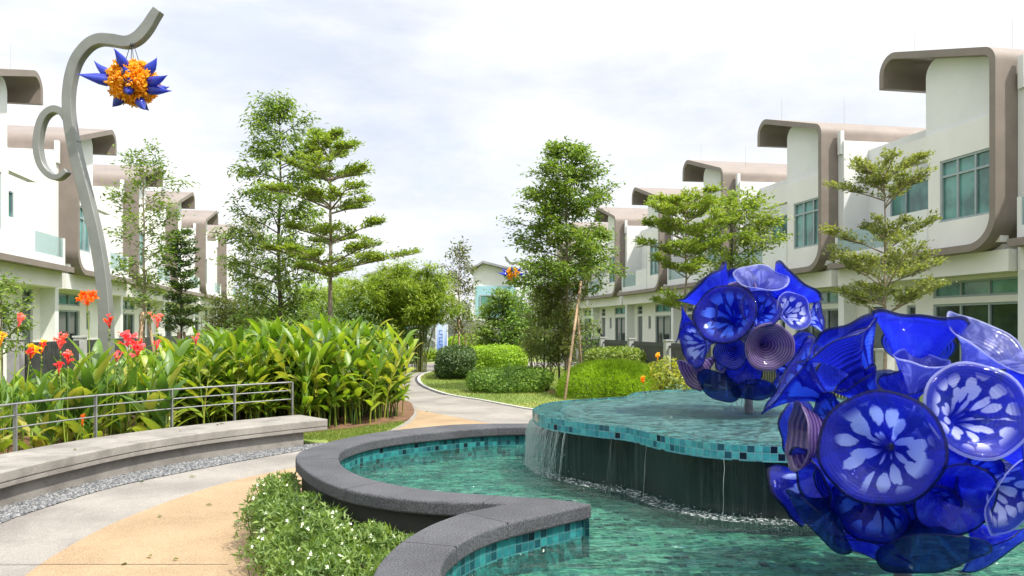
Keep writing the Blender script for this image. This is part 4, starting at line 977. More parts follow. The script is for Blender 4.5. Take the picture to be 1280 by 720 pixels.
m, t, b, o = newmat('orange glass'); b.inputs['Roughness'].default_value = .12; b.inputs['Coat Weight'].default_value = .5
g = N(t, 'ShaderNodeNewGeometry'); r = ramp(t, [(0, (.92, .34, .01)), (.5, (.98, .48, .02)), (1, (1, .60, .04))]); t.links.new(g.outputs['Random Per Island'], r.inputs[0]); t.links.new(r.outputs[0], b.inputs['Base Color'])
tl = N(t, 'ShaderNodeBsdfTranslucent'); t.links.new(r.outputs[0], tl.inputs[0]); m1 = N(t, 'ShaderNodeMixShader'); m1.inputs[0].default_value = .45
t.links.new(b.outputs[0], m1.inputs[1]); t.links.new(tl.outputs[0], m1.inputs[2]); t.links.new(m1.outputs[0], o.inputs['Surface']); M['orange'] = m
m, t, b, o = newmat('blue spike glass'); b.inputs['Base Color'].default_value = (.035, .06, .50, 1); b.inputs['Roughness'].default_value = .08; b.inputs['Coat Weight'].default_value = .6
tl = N(t, 'ShaderNodeBsdfTranslucent'); tl.inputs[0].default_value = (.08, .14, .75, 1); m1 = N(t, 'ShaderNodeMixShader'); m1.inputs[0].default_value = .4
t.links.new(b.outputs[0], m1.inputs[1]); t.links.new(tl.outputs[0], m1.inputs[2]); t.links.new(m1.outputs[0], o.inputs['Surface']); M['spike'] = m
def glass_star(label, c, Rb, hang):
    e = empty('glass_star', c); tag(e, label, 'glass ornament')
    m_ = MB(); rs = random.Random(5)
    for i in range(150):
        z = 1-2*(i+.5)/150; a = i*2.39996; d = Vector((math.sqrt(1-z*z)*math.cos(a), math.sqrt(1-z*z)*math.sin(a), z)); q = d*Rb*rs.uniform(.66, .92)
        m_.ball(q, Rb*rs.uniform(.07, .15), 8, 6)
        d2 = (d+Vector((rs.gauss(0, .3), rs.gauss(0, .3), rs.gauss(0, .3)))).normalized(); m_.tube([q-d2*Rb*.1, q+d2*Rb*.06, q+d2*Rb*.13, q+d2*Rb*.16], [Rb*.05, Rb*.10, Rb*.17, Rb*.19], 7, cap=False)
        for q5 in range(3): d3 = (d2+Vector((rs.gauss(0, .6), rs.gauss(0, .6), rs.gauss(0, .6)))).normalized(); m_.tube([q+d2*Rb*.08, q+d2*Rb*.1+d3*Rb*.1, q+d2*Rb*.1+d3*Rb*.24], [Rb*.06, Rb*.06, Rb*.006], 5)
    m_.ball((0, 0, 0), Rb*.75, 12, 8)
    m_.build('glass_cluster', M['orange'], e, smooth=True, fix=False)
    spikes = [(-1.42, .38, -.2, 1.15), (-1.3, .05, -.35, 1.2), (-.95, -.1, -.4, .9), (-.05, .75, -.75, .75), (1.05, .62, -.15, 1), (1.15, -.08, -.2, 1), (.95, -.42, -.1, .85), (-.62, -1.05, -.2, .9), (.5, -1.15, -.15, 1), (.15, .25, -1.1, .5), (.3, -.25, -1.1, .5), (.2, -.7, -.8, .7), (.4, .3, 1.1, .9), (-.5, -.2, 1.1, .9), (.1, .9, .7, .8), (.8, -.1, .9, .9), (-.7, .6, .8, .9), (0, -.8, .9, .9)]
    for (x, z, y, ln) in spikes:
        d = Vector((x, y, z)).normalized(); s_ = MB(); side = Vector((rs.gauss(0, .2), rs.gauss(0, .2), rs.gauss(.25, .1)))
        L_ = Rb*1.12*ln*(1 if y > -.5 else .9)
        pts = [d*Rb*.62+d*L_*u+side*L_*.75*u*u for u in (0, .15, .35, .55, .75, .9, 1)]
        s_.tube(pts, [Rb*.07, Rb*.17, Rb*.24, Rb*.21, Rb*.12, Rb*.045, Rb*.006], 9); s_.build('glass_spike', M['spike'], e, smooth=True, fix=False)
    w_ = MB()
    for dx, dy in ((-.16, 0), (-.05, .1), (.06, -.1), (.16, .03)): w_.tube([(dx*Rb*2.2, dy*Rb, Rb*.8), (dx*Rb*.5, dy*.3*Rb, hang)], .006, 5)
    w_.ball((0, 0, hang), .035, 8, 6); w_.build('hanging_wire', M['black'], e, fix=False)
    return e
glass_star('orange glass cluster with blue spikes hanging from the tall grey sculpture', at(165, 103, 12.85), .37, .63)
glass_star('small far orange and blue glass star beside the round tree', at(641, 343, 57.7), .52, .75)

# ================================================================== BIG PLANTING
def long_leaf(mbx, p, d, ln, wd, droop, n=6, fold=.18, roll=0., tipk=1.0):
    p = Vector(p); d = Vector(d).normalized(); vs = []; fs = []
    side = d.cross(Vector((0, 0, 1)))
    if side.length < .05: side = Vector((math.cos(roll), math.sin(roll), 0))
    side.normalize(); side = (Matrix.Rotation(roll, 3, d) @ side)
    for i in range(n+1):
        t_ = i/n; w_ = wd*.5*max(.02, math.sin(math.pi*min(1, .06+t_*.94)**.8))*(1 if t_ < .98 else .1)
        nn = side.cross(d).normalized(); vs += [p-side*w_+nn*w_*fold*2, p.copy(), p+side*w_+nn*w_*fold*2]
        d = (d+Vector((0, 0, -droop/n*(.5+t_)))).normalized(); side = (side-d*side.dot(d)).normalized(); p = p+d*ln/n
    for i in range(n): fs += [(i*3, i*3+1, i*3+4, i*3+3), (i*3+1, i*3+2, i*3+5, i*3+4)]
    mbx.add(vs, fs)
def ginger_mesh(seed, H=1.5):
    random.seed(seed); lf = MB(); st = MB()
    for s_ in range(7):
        az = random.uniform(0, 6.28); x, y = random.gauss(0, .1), random.gauss(0, .1); h = H*random.uniform(.7, 1.0); ln = random.uniform(.08, .42)
        path = [Vector((x+math.cos(az)*ln*(k/6)**1.7*h, y+math.sin(az)*ln*(k/6)**1.7*h, h*k/6*.86)) for k in range(7)]
        st.tube(path, [.014-.0014*k for k in range(7)], 5, cap=False); la = random.uniform(0, 6.28)
        for q in range(11):
            t_ = .22+.78*q/10; p, d = pt_on(path, t_); a = la+math.pi*(q % 2)+random.gauss(0, .35); up_ = .5+1.1*t_**3
            long_leaf(lf, p, Vector((math.cos(a), math.sin(a), up_))+d*.4, random.uniform(.28, .60)*(1.0 if q < 10 else .8), random.uniform(.07, .125), random.uniform(.3, 1.7), 6, .16, random.gauss(0, .25))
    return lf.mesh('leaves', True, False), st.mesh('stem', True, False)
def canna_mesh(seed, H=1.25):
    random.seed(seed); lf = MB(); st = MB()
    for s_ in range(4):
        x, y = random.gauss(0, .10), random.gauss(0, .10); h = H*random.uniform(.72, 1.0); az = random.uniform(0, 6.28)
        path = [Vector((x+math.cos(az)*.10*(k/5)**2, y+math.sin(az)*.10*(k/5)**2, h*.78*k/5)) for k in range(6)]
        st.tube(path, [.016-.0016*k for k in range(6)], 6, cap=False); la = random.uniform(0, 6.28)
        for q in range(7):
            t_ = .14+.86*q/6; p, d = pt_on(path, t_); a = la+2.4*q
            long_leaf(lf, p, Vector((math.cos(a), math.sin(a), 1.0+1.5*t_)), random.uniform(.40, .56), random.uniform(.105, .16), random.uniform(.3, 1.3), 7, .16, random.gauss(0, .3))
    return lf.mesh('leaves', True, False), st.mesh('stem', True, False)
def plantset(n, fn, mat, seed0):
    o = []
    for i in range(n):
        a, b_ = fn(seed0+i); a.materials.append(mat); b_.materials.append(LF['canna']); o.append((a, b_))
    return o
def put_plant(name, meshes, x, y, rz, sc, label, cat, group, z=.03):
    e = empty(name, (x, y, z), rz); e.scale = (sc,)*3; tag(e, label, cat, group)
    for nm, me in zip(('leaves', 'stem'), meshes):
        o = bpy.data.objects.new(nm, me); COL.objects.link(o); o.parent = e
    return e
GI = plantset(6, ginger_mesh, LF['ginger'], 100); CA = plantset(6, canna_mesh, LF['canna'], 200)
random.seed(21)
def scatter(poly, n, dmin):
    xs = [p[0] for p in poly]; ys = [p[1] for p in poly]; o = []; tr_ = 0
    while len(o) < n and tr_ < 20000:
        tr_ += 1; q = (random.uniform(min(xs), max(xs)), random.uniform(min(ys), max(ys)))
        if inside(q, poly) and all((q[0]-a)**2+(q[1]-b_)**2 > dmin**2 for a, b_ in o): o.append(q)
    return o
GPOLY = [(-5.3, 10.9), (-4.4, 10.75), (-3.5, 11.45), (-2.75, 12.1), (-2.12, 12.8), (-2.0, 13.5), (-2.25, 14.5), (-3.6, 15.3), (-5.4, 15.0), (-6.2, 13)]
for x, y in scatter(GPOLY, 64, .36):
    px = 640+x/y*F; top = np.interp(px, [230, 300, 340, 440, 480, 520], [422, 402, 396, 397, 408, 440]); H = (EYE-(top-HZ)*y/F)
    put_plant('ginger_plant', random.choice(GI), x, y, random.uniform(0, 6.28), H/1.55*random.uniform(.88, 1.05), 'leafy light green ginger-like plant in the big clump behind the bench end', 'plant', 'ginger plants massed at the bench end')
CPOLY = [(-7.6, 7.6), (-6.0, 7.3), (-5.75, 8.1), (-5.55, 9.0), (-5.05, 9.9), (-4.5, 10.5), (-5.4, 11.3), (-6.4, 12.2), (-8.6, 11.8), (-8.4, 9)]
for x, y in scatter(CPOLY, 50, .40):
    px = 640+x/y*F; top = np.interp(px, [-50, 0, 60, 110, 170, 250, 300], [470, 462, 452, 440, 440, 432, 425]); H = (EYE-(top-HZ)*y/F)
    put_plant('canna_plant', random.choice(CA), x, y, random.uniform(0, 6.28), H/1.38*random.uniform(.85, 1.05), 'broad-leaved green canna plant in the bed behind the railing', 'plant', 'canna plants in the bed behind the railing')
# two tall dark canna clumps that stand above the rest
for px, Y, H, lab in ((112, 9.6, 1.58, 'tall dark broad-leaved canna clump standing above the bed at the sculpture foot'), (205, 9.9, 1.42, 'broad-leaved canna clump behind the railing, under the pink flower stalk')):
    put_plant('canna_plant', CA[0], (px-640)/F*Y, Y, 1.0, H/1.36, lab, 'plant', None)
def bloom(px, py, Y, size, cols, label, nf=5):
    size *= .84
    c = at(px, py, Y); e = empty('canna_flower', (c.x, c.y, .03)); tag(e, label, 'flower', None)
    st = MB(); h = c.z-.03; bx_, by_ = random.gauss(0, .06), random.gauss(0, .06)
    st.tube([(bx_, by_, 0), (bx_*.4, by_*.4, h*.55), (0, 0, h-.02)], [.009, .007, .004], 5, cap=False)
    for q in range(5): st.ball((random.gauss(0, .006), random.gauss(0, .006), h-.06-q*.05), .012, 5, 4, (1, 1, 1.9))
    st.build('stem', LF['canna'], e, smooth=True, fix=False)
    for col in cols:
        m_ = MB(); m_.ball((0, 0, h), size*.2, 6, 5)
        m_.tube([(0, 0, h-.12), (0, 0, h)], .012, 5)
        for f in range(max(3, (nf*3//2)//len(cols))):
            o_ = Vector((random.gauss(0, size*.36), random.gauss(0, size*.36), h+random.gauss(0, size*.36)))
            m_.tube([Vector((0, 0, h-.12)), o_], .004, 4, cap=False)
            for q in range(7):
                d = Vector((random.gauss(0, 1), random.gauss(0, 1), random.gauss(.5, .7))); long_leaf(m_, o_, d, size*random.uniform(.32, .52), size*random.uniform(.22, .36), random.uniform(.2, 1.4), 4, .1, random.uniform(-1, 1))
        m_.build('petals', FL[col], e, smooth=True, fix=False)
for a in ((109, 371, 9.6, .17, ('orange',), 'large orange canna flower on the tallest stalk before the white houses', 8), (137, 398, 9.7, .10, ('orange', 'red'), 'orange-red canna flower against the grey sculpture mast', 4),
          (38, 437, 9.2, .15, ('yellow', 'red'), 'red and yellow canna flower low at far left', 7), (75, 425, 9.4, .13, ('coral',), 'coral pink canna flower left of the tall dark canna leaves', 6),
          (85, 444, 9.3, .11, ('coral', 'red'), 'coral canna flower just under another coral flower', 5), (74, 456, 9.2, .09, ('red',), 'small red canna flower low in the leaves', 4), (160, 422, 9.9, .17, ('pink',), 'big cluster of pink canna flowers right of the dark canna leaves', 9),
          (172, 434, 9.8, .14, ('pink', 'red'), 'pinkish red canna flowers beside the big pink cluster', 7), (197, 398, 9.9, .11, ('coral',), 'coral canna flower high on a thin stalk behind the railing', 5), (245, 421, 10.6, .08, ('pink',), 'small pink canna flower at the ginger clump edge', 4),
          (23, 397, 9.3, .10, ('coral',), 'coral canna flower in front of the far left sapling', 5), (0, 421, 9.2, .11, ('yellow',), 'yellow canna flower cut by the left frame edge', 5), (146, 441, 9.8, .08, ('pink',), 'small pink canna flower beneath the pink cluster', 4), (196, 427, 10, .07, ('red',), 'small red bud of canna beside the coral stalk', 3), (52, 431, 9.4, .09, ('red', 'yellow'), 'yellow canna flower with red throat left of the coral flowers', 4), (103, 520, 8.9, .05, ('orange',), 'tiny orange flower at the railing posts', 3)):
    bloom(*a)

# white-flowered ground cover beside the pool wall
COVER = [(-1.98, 6.05), (-1.95, 6.55), (-1.78, 6.3), (-1.66, 5.95), (-1.42, 5.48), (-1.1, 5.08), (-.8, 4.84), (-.45, 4.70), (-.30, 4.58), (-.50, 4.15), (-.66, 3.6), (-.65, 3.2), (-.72, 3.0), (-.95, 3.0), (-1.1, 3.6), (-1.38, 4.3), (-1.66, 4.95), (-1.88, 5.5)]
hum = [(x, y, random.uniform(.14, .24), random.uniform(.10, .30)) for x, y in scatter(COVER, 62, .17)]
def cover_h(x, y):
    h = 0
    for hx, hy, hr, hz in hum:
        q = ((x-hx)**2+(y-hy)**2)/hr**2
        if q < 1: h = max(h, .10+hz*math.sqrt(1-q))
    return h
P = []; U = []
xs = [p[0] for p in COVER]; ys = [p[1] for p in COVER]
hx_, hy_, hr_, hz_ = [np.array(v) for v in zip(*hum)]
cand = np.stack([RNG.uniform(min(xs)-.1, max(xs), 70000), RNG.uniform(min(ys), max(ys)+.05, 70000)], 1)
q = ((cand[:, :1]-hx_)**2+(cand[:, 1:]-hy_)**2)/hr_**2
hh_ = np.where(q < 1, .10+hz_*np.sqrt(np.maximum(1-q, 0)), 0); best = hh_.argmax(1); hv = hh_.max(1)
ok = (hv > 0) & np.array([inside(c, COVER) or RNG.random() < .25 and not inside(c, A_out+B_out[:6]) for c in cand]) & ~np.array([inside(c, A_out+[(1, 4.6), (1, 8)]) or inside(c, B_out) for c in cand])
cand, hv, best = cand[ok], hv[ok], best[ok]; n = len(cand)
Nn = np.stack([(cand[:, 0]-hx_[best])/hr_[best], (cand[:, 1]-hy_[best])/hr_[best], np.full(n, .45)], 1)
P = np.stack([cand[:, 0], cand[:, 1], hv*(1-.5*RNG.random(n)**2.2)], 1); U = norm(norm(Nn)+rnd(n, .45)); D = norm(np.cross(U, rdir(n))+np.array([0, 0, .45]))
ls = RNG.uniform(.030, .068, n); cov = link('ground_cover', leaf_mesh('ground_cover', P, D, U, ls, ls*.27), LF['cover']); tag(cov, kind='stuff')
m_ = MB()
for i in RNG.choice(n, 420, replace=False):
    if P[i][2] < hv[i]*.9 and RNG.random() < .8: continue
    c = Vector(P[i])+Vector((0, 0, .02)); nu = (Vector(Nn[i]).normalized()+Vector((0, -.3, .4))).normalized(); a = nu.cross(Vector((1, 0, 0))).normalized(); b_ = nu.cross(a)
    for q in range(5):
        d = a*math.cos(q*1.2566)+b_*math.sin(q*1.2566); long_leaf(m_, c, d+nu*.25, random.uniform(.013, .019), .013, .3, 3, .05)
cf = m_.build('cover_flowers', FL['white'], smooth=True, fix=False); tag(cf, kind='stuff')
m_ = MB()
for i in range(260):
    x, y = random.choice(hum)[:2]; x += random.gauss(0, .08); y += random.gauss(0, .08)
    if inside((x, y), A_out+[(1, 4.6), (1, 8)]) or inside((x, y), B_out): continue
    h = cover_h(x, y); m_.tube([(x, y, 0), (x+random.gauss(0, .03), y+random.gauss(0, .03), h*.8)], [.004, .002], 4, cap=False)
tag(m_.build('cover_stems', M['barkd'], fix=False), kind='stuff')
tag(sheet('soil', [COVER], .016, M['soil']), kind='structure')
# small grey light box by the pool wall
c = gp(378, 648); e = empty('ground_light', (-1.62, 5.78, 0), R(35)); tag(e, 'small grey light box in the white-flowered shrubs against the pool wall', 'light fitting')
m_ = MB(); m_.box(-.07, .07, -.05, .05, .1, .3); m_.build('housing', M['greyplastic'], e, bevel=.008)
m_ = MB(); m_.tube([(0, 0, 0), (0, 0, .1)], .02, 8); m_.build('stem', M['black'], e)

# ================================================================== TREES
random.seed(33)
def T(px, Y): return px, Y
e = tree_obj('feathery_tree', 'tallest left tree, feathery crown left of the layered tree', 350, 19)
leafy_tree(e, zof(106, 19), lambda t: np.interp(t, [0, .1, .3, .5, .7, .86, 1], [.7, 1.0, 1.35, 1.15, .98, .72, .22]), 1.7, 66, 150, .13, 'tall', 'barkd', .55, -.2, .075, .13, .36, droop_leaf=-.45)
e = tree_obj('layered_tree', 'layered tree with flat leaf tiers and pale trunk right of the tallest tree', 413, 16)
zt = lambda y: zof(y, 16)
tiered_tree(e, zt(162), [(zt(338), .8, 5), (zt(314), 1.45, 6), (zt(288), .9, 5), (zt(246), 1.1, 6), (zt(212), 1.0, 6), (zt(188), .7, 6), (zt(172), .40, 5)], .08, 'fresh', 'bark', .07, 330, .2, .1)
e = tree_obj('sparse_tree', 'sparse thin tree between the grey sculpture and the tallest tree', 180, 15)
leafy_tree(e, zof(172, 15), lambda t: np.interp(t, [0, .25, .55, .8, 1], [.3, .62, .72, .62, .2]), 1.9, 30, 85, .09, 'tall', 'bark', .8, -.1, .042, .11, .45)
e = tree_obj('dark_sapling', 'narrow dark-leaved sapling with regular whorled branches left of the tallest tree', 226, 16)
tiered_tree(e, zof(288, 16), [(zof(y, 16), .42-.22*(1-(y-285)/130), 6) for y in (405, 388, 372, 356, 340, 326, 312, 300, 290)], .085, 'dark', 'barkd', .028, 150, .35)
e = tree_obj('young_tree', 'drooping leafy sapling at the left frame edge', 2, 11.5)
leafy_tree(e, zof(338, 11.5), lambda t: np.interp(t, [0, .4, 1], [.28, .38, .15]), 1.35, 14, 70, .09, 'tall', 'bark', .5, -.3, .03, .09, .4)
e = tree_obj('wispy_tree', 'wispy olive sapling in front of the tallest tree, left side', 312, 22)
leafy_tree(e, zof(262, 22), lambda t: np.interp(t, [0, .4, .8, 1], [.45, .75, .55, .15]), 1.5, 36, 80, .10, 'olive', 'bark', .9, -.05, .04, .12, .4, multi=2)
e = tree_obj('bushy_tree', 'low olive bush tree at the end of the left house row', 285, 20)
leafy_tree(e, zof(372, 20), lambda t: np.interp(t, [0, .5, 1], [.5, .7, .25]), .5, 26, 100, .11, 'olive', 'bark', .6, -.1, .03, .12, .45, multi=2)
for px, Y, top, rr, lab, mt in ((395, 24, 362, 1.25, 'dark leafy shrub tree behind the layered tree trunk', 'dark'), (345, 24, 350, 1.3, 'mid green shrub tree behind the tallest tree trunk', 'tall'), (440, 25, 366, 1.15, 'dark round shrub tree under the bamboo', 'dark'),
                                (482, 21, 398, .42, 'small pale shrub beside the ginger clump', 'fresh'), (310, 19, 385, .7, 'small shrub behind the left end of the ginger clump', 'hedge')):
    e = tree_obj('shrub_tree', lab, px, Y); H = zof(top, Y)
    shrub(e, [(0, 0, H*.55, rr, rr*.9, H*.46), (rr*.5, .2, H*.36, rr*.7, rr*.7, H*.33), (-rr*.5, -.1, H*.38, rr*.7, rr*.7, H*.35)], 340, .11, mt, thick=.6)
def bamboo(px, Y, top, rad, label, n=32, mat='bamboo', zmin=.9):
    e = tree_obj('bamboo_clump', label, px, Y, cat='bamboo'); H = zof(top, Y); mb = MB(); P = []; D = []; U = []
    for i in range(n):
        a = random.uniform(0, 6.28); r0 = random.uniform(0, .3); out_ = random.uniform(.25, 1)*rad; h = H*random.uniform(.72, 1.05)*(1-.25*(out_/rad)**2)
        path = [Vector((math.cos(a)*(r0+out_*(k/7)**2), math.sin(a)*(r0+out_*(k/7)**2), h*math.sin(k/7*1.45)/.99)) for k in range(8)]
        mb.tube(path, [.02-.0022*k for k in range(8)], 5, cap=False)
        for q in range(95):
            p, d = pt_on(path, random.uniform(.25, 1)); tw = Vector((random.gauss(0, 1), random.gauss(0, 1), random.gauss(-.1, .5))).normalized()
            ln = random.uniform(.15, .6)
            for j in range(7):
                P.append(p+tw*ln*random.random()+Vector((0, 0, -.1*random.random()))); D.append(tw*.6+Vector((random.gauss(0, .5), random.gauss(0, .5), random.gauss(-.35, .3)))); U.append(Vector((random.gauss(0, .5), random.gauss(0, .5), 1)))
    mb.build('culm', LF['olive'], e, smooth=True, fix=False); P = np.array(P); kp = P[:, 2] > zmin; P = P[kp]; D = np.array(D)[kp]; U = np.array(U)[kp]; ls = RNG.uniform(.10, .2, len(P))
    link('foliage', leaf_mesh('foliage', P, np.array(D), np.array(U), ls, ls*.24), LF[mat], e)
for px_, Y_, top_, rr_, lab_ in ((462, 32, 372, 1.3, 'dark shrub mass behind the left bamboo clump'), (500, 33, 376, 1.2, 'dark shrub behind the playground stair')):
    e = tree_obj('shrub_tree', lab_, px_, Y_); H = zof(top_, Y_)
    shrub(e, [(0, 0, H*.55, rr_, 1.0, H*.46), (rr_*.5, .2, H*.4, rr_*.7, .8, H*.38), (-rr_*.5, -.1, H*.42, rr_*.7, .8, H*.38)], 300, .14, 'dark', thick=.6)
bamboo(448, 28, 338, 2.0, 'bamboo clump nearest the layered tree trunk'); bamboo(490, 27, 328, 1.9, 'middle bright bamboo clump above the playground', zmin=1.15)
bamboo(524, 27, 324, 1.35, 'bright bamboo clump beside the blue and white sign', zmin=1.75); bamboo(400, 31, 345, 1.6, 'far yellow-green bamboo seen between the two tall trees', 22, 'lime')
e = tree_obj('thin_tree', 'thin tree with sparse browning leaves at the path end', 574, 30)
leafy_tree(e, zof(296, 30), lambda t: np.interp(t, [0, .3, .7, 1], [.35, .75, .7, .25]), 1.2, 30, 42, .15, 'sparse', 'bark', 1.1, -.05, .05, .16, .45)
def stakes(px, Y, spread, h, label, n=3):
    e = empty('tree_stakes', ((px-640)/F*Y, Y, 0)); tag(e, label, 'tree support')
    for i in range(n):
        a = 2*math.pi*i/n+.6; m_ = MB(); m_.tube([(math.cos(a)*spread, math.sin(a)*spread, -.02), (math.cos(a)*.06, math.sin(a)*.06, h)], .028, 8); m_.build('stake', M['stake'], e, smooth=True, fix=False)
stakes(574, 30, .55, 1.9, 'timber stakes propping the sparse browning tree'); stakes(413, 16, .4, 1.75, 'timber stakes propping the layered tree left of the path'); stakes(180, 15, .35, 1.9, 'timber stakes propping the sparse tree by the sculpture')
stakes(226, 16, .3, 1.5, 'timber stakes around the narrow dark sapling')
e = tree_obj('dark_tree', 'dark leafy young tree left of the round tree', 628, 27)
leafy_tree(e, zof(362, 27), lambda t: np.interp(t, [0, .4, .8, 1], [.6, .85, .6, .2]), .4, 40, 150, .12, 'tall', 'barkd', .6, -.1, .04, .12, .5)
e = tree_obj('round_tree', 'round dense yellowish green tree behind the olive sapling', 668, 26)
shrub(e, [(0, 0, 2.45, 1.0, .9, 1.1), (-.45, 0, 1.4, .9, .8, .9), (.5, .1, 1.5, .95, .8, 1.0)], 460, .12, 'hedge', thick=.6)
e = tree_obj('tall_lawn_tree', 'tall full-crowned tree on the right lawn', 708, 19)
leafy_tree(e, zof(168, 19), lambda t: np.interp(t, [0, .12, .3, .5, .68, .85, 1], [.95, 1.25, 1.3, 1.12, .95, .68, .25]), 2.5, 66, 210, .11, 'tall', 'bark', .45, -.15, .07, .12, .48, droop_leaf=-.1)
e = tree_obj('olive_sapling', 'fine-leaved olive multi-stem sapling before the tall lawn tree', 690, 19.2)
leafy_tree(e, zof(352, 19.2), lambda t: np.interp(t, [0, .3, .7, 1], [.5, .8, .7, .25]), .55, 54, 210, .085, 'olive', 'barkd', 1.0, -.05, .026, .10, .34, multi=3)
e = empty('tree_stakes', (1.3, 17.4, 0)); tag(e, 'two tall timber poles propping the tall lawn tree', 'tree support')
p0, p1 = at(706, 500, 16.7), at(726, 352, 18.6)
m_ = MB(); m_.tube([Vector((p0.x-1.3, p0.y-17.4, 0)), Vector((p1.x-1.3, p1.y-17.4, p1.z))], .03, 8); m_.build('stake', M['stake'], e, smooth=True, fix=False)
p0, p1 = at(728, 474, 19.0), at(722, 385, 18.8)
m_ = MB(); m_.tube([Vector((p0.x-1.3, p0.y-17.4, 0)), Vector((p1.x-1.3, p1.y-17.4, p1.z))], .03, 8); m_.build('stake', M['stake'], e, smooth=True, fix=False)
e = tree_obj('pale_tree', 'pale green tiered tree rising behind the smaller glass ball', 857, 17)
z17 = lambda y: zof(y, 17)
tiered_tree(e, z17(240), [(z17(372), .75, 6), (z17(330), .75, 5), (z17(305), .95, 6), (z17(282), 1.0, 7), (z17(262), .85, 7), (z17(248), .6, 6)], .085, 'fresh', 'bark', .045, 270, .3)
e = tree_obj('dark_leafy_tree', 'darker leafy tree behind the smaller glass ball, right of the pale tree', 914, 19)
leafy_tree(e, zof(238, 19), lambda t: np.interp(t, [0, .3, .65, .9, 1], [.55, .85, 1.25, 1.0, .5]), 1.9, 42, 150, .11, 'fresh', 'barkd', .55, -.2, .05, .12, .48, multi=2)
e = tree_obj('tiered_young_tree', 'young tiered tree before the large right house, wide lower branches', 1106, 13)
z13 = lambda y: zof(y, 13)
tiered_tree(e, z13(196), [(z13(362), .78, 6), (z13(322), 1.15, 7), (z13(285), .8, 6), (z13(222), .75, 7), (z13(204), .55, 6)], .07, 'olive', 'bark', .042, 300, .42, .9)
for px, Y, top, rr, lab in ((736, 30, 388, .55, 'bushy shrub at the left end of the right-hand fence'), (655, 31, 396, .9, 'leafy shrub behind the long clipped hedge'), (600, 33, 392, 1.0, 'shrub between the thin tree and the dark young tree')):
    e = tree_obj('shrub_tree', lab, px, Y); H = zof(top, Y); shrub(e, [(0, 0, H*.5, rr, rr, H*.5)], 330, .12, 'tall' if px != 600 else 'olive', thick=.6)

# ================================================================== HEDGES
def hedge(name, label, px0, px1, Yc, top, dep, ls, mat, nd=1500, rz=0.0):
    x0, x1 = (px0-640)/F*Yc, (px1-640)/F*Yc; e = empty(name, ((x0+x1)/2, Yc, 0), rz); tag(e, label, 'hedge'); box_hedge(e, x1-x0, dep, zof(top, Yc-dep/2), None, ls, mat, nd); return e
hedge('hedge', 'low clipped hedge nearest the path on the right lawn', 587, 690, 18.9, 463, 1.2, .065, 'hedge', 1900)
hedge('hedge', 'long bright clipped hedge behind the low front hedge', 578, 656, 24.5, 434, 1.6, .075, 'lime', 1300)
hedge('hedge', 'dark green clipped block at the left end of the long hedge', 547, 596, 24.2, 436, 2.6, .075, 'dark', 1500)
hedge('hedge', 'pale leafy hedge below the right-hand picket fence', 733, 806, 25.5, 437, 1.6, .10, 'fresh', 900)
hedge('hedge', 'bright green hedge far behind the sign, at the boarding', 560, 600, 40, 420, 1.5, .12, 'lime', 500)
e = empty('lime_mound', (2.35, 17.6, 0)); tag(e, 'fine lime green rounded mound behind the raised bowl', 'shrub')
n = 26000; d = rdir(n); d[:, 2] = np.abs(d[:, 2]); k = (np.abs(d/np.array([1.25, .95, .78]))**2.6).sum(1)**(-1/2.6); Pm = d*k[:, None]*(1-.2*RNG.random((n, 1))**2); Pm = Pm+d*(noise3(Pm, 9, 4)*.05)[:, None]
ls = RNG.uniform(.05, .11, n); link('foliage', leaf_mesh('foliage', Pm, norm(d+rnd(n, .45)+np.array([0, 0, .5])), norm(rnd(n)), ls, ls*.2), LF['lime'], e)
m_ = MB()
for i in range(60):
    a = random.uniform(0, 6.28); r_ = random.random()*.8; m_.tube([(math.cos(a)*r_*.9, math.sin(a)*r_*.6, 0), (math.cos(a)*r_*1.1, math.sin(a)*r_*.8, .55*(1-r_*.4))], [.012, .005], 4, cap=False)
m_.build('stem', M['barkd'], e, fix=False)
for px, Y, rr, top, mat, lab in ((832, 15.5, .38, 446, 'gold', 'golden-leaved shrub between the lime mound and the smaller glass ball'), (850, 14, .32, 474, 'dark', 'dark low shrub below the golden shrub'), (822, 19, .35, 452, 'fresh', 'small leafy shrub behind the golden shrub')):
    e = tree_obj('shrub', lab, px, Y, cat='shrub'); H = zof(top, Y); shrub(e, [(0, 0, H*.55, rr, rr, H*.45), (.2, 0, H*.35, rr*.8, rr*.8, H*.33)], 1500, .085, mat)
random.seed(5)
bloom(805, 474, 16.2, .13, ('orange', 'yellow'), 'orange canna flower poking over the lime mound', 4); bloom(822, 444, 15.4, .10, ('yellow',), 'yellow flower above the golden shrub', 4)
# low strap-leaved edging plants along the far bend of the path
random.seed(8); SP = plantset(3, lambda s_: ginger_mesh(s_, .75), LF['ginger'], 300)
for x, y in scatter([(-6.3, 32.6), (-4.6, 34.5), (-3.3, 35.3), (-3.5, 36.4), (-5.2, 36), (-7, 34.6)], 26, .4):
    put_plant('edging_plant', random.choice(SP), x, y, random.uniform(0, 6), random.uniform(.6, .8), 'low strap-leaved plant edging the far bend of the path', 'plant', 'edging plants at the far bend of the path', 0)
for x, y in scatter([(-3.6, 17), (-3.2, 18.6), (-4.6, 22.5), (-5.5, 22), (-5.2, 18.5)], 20, .4):
    put_plant('edging_plant', random.choice(SP), x, y, random.uniform(0, 6), random.uniform(.8, 1.0), 'low leafy plant edging the left side of the path behind the ginger clump', 'plant', 'edging plants left of the path', 0)

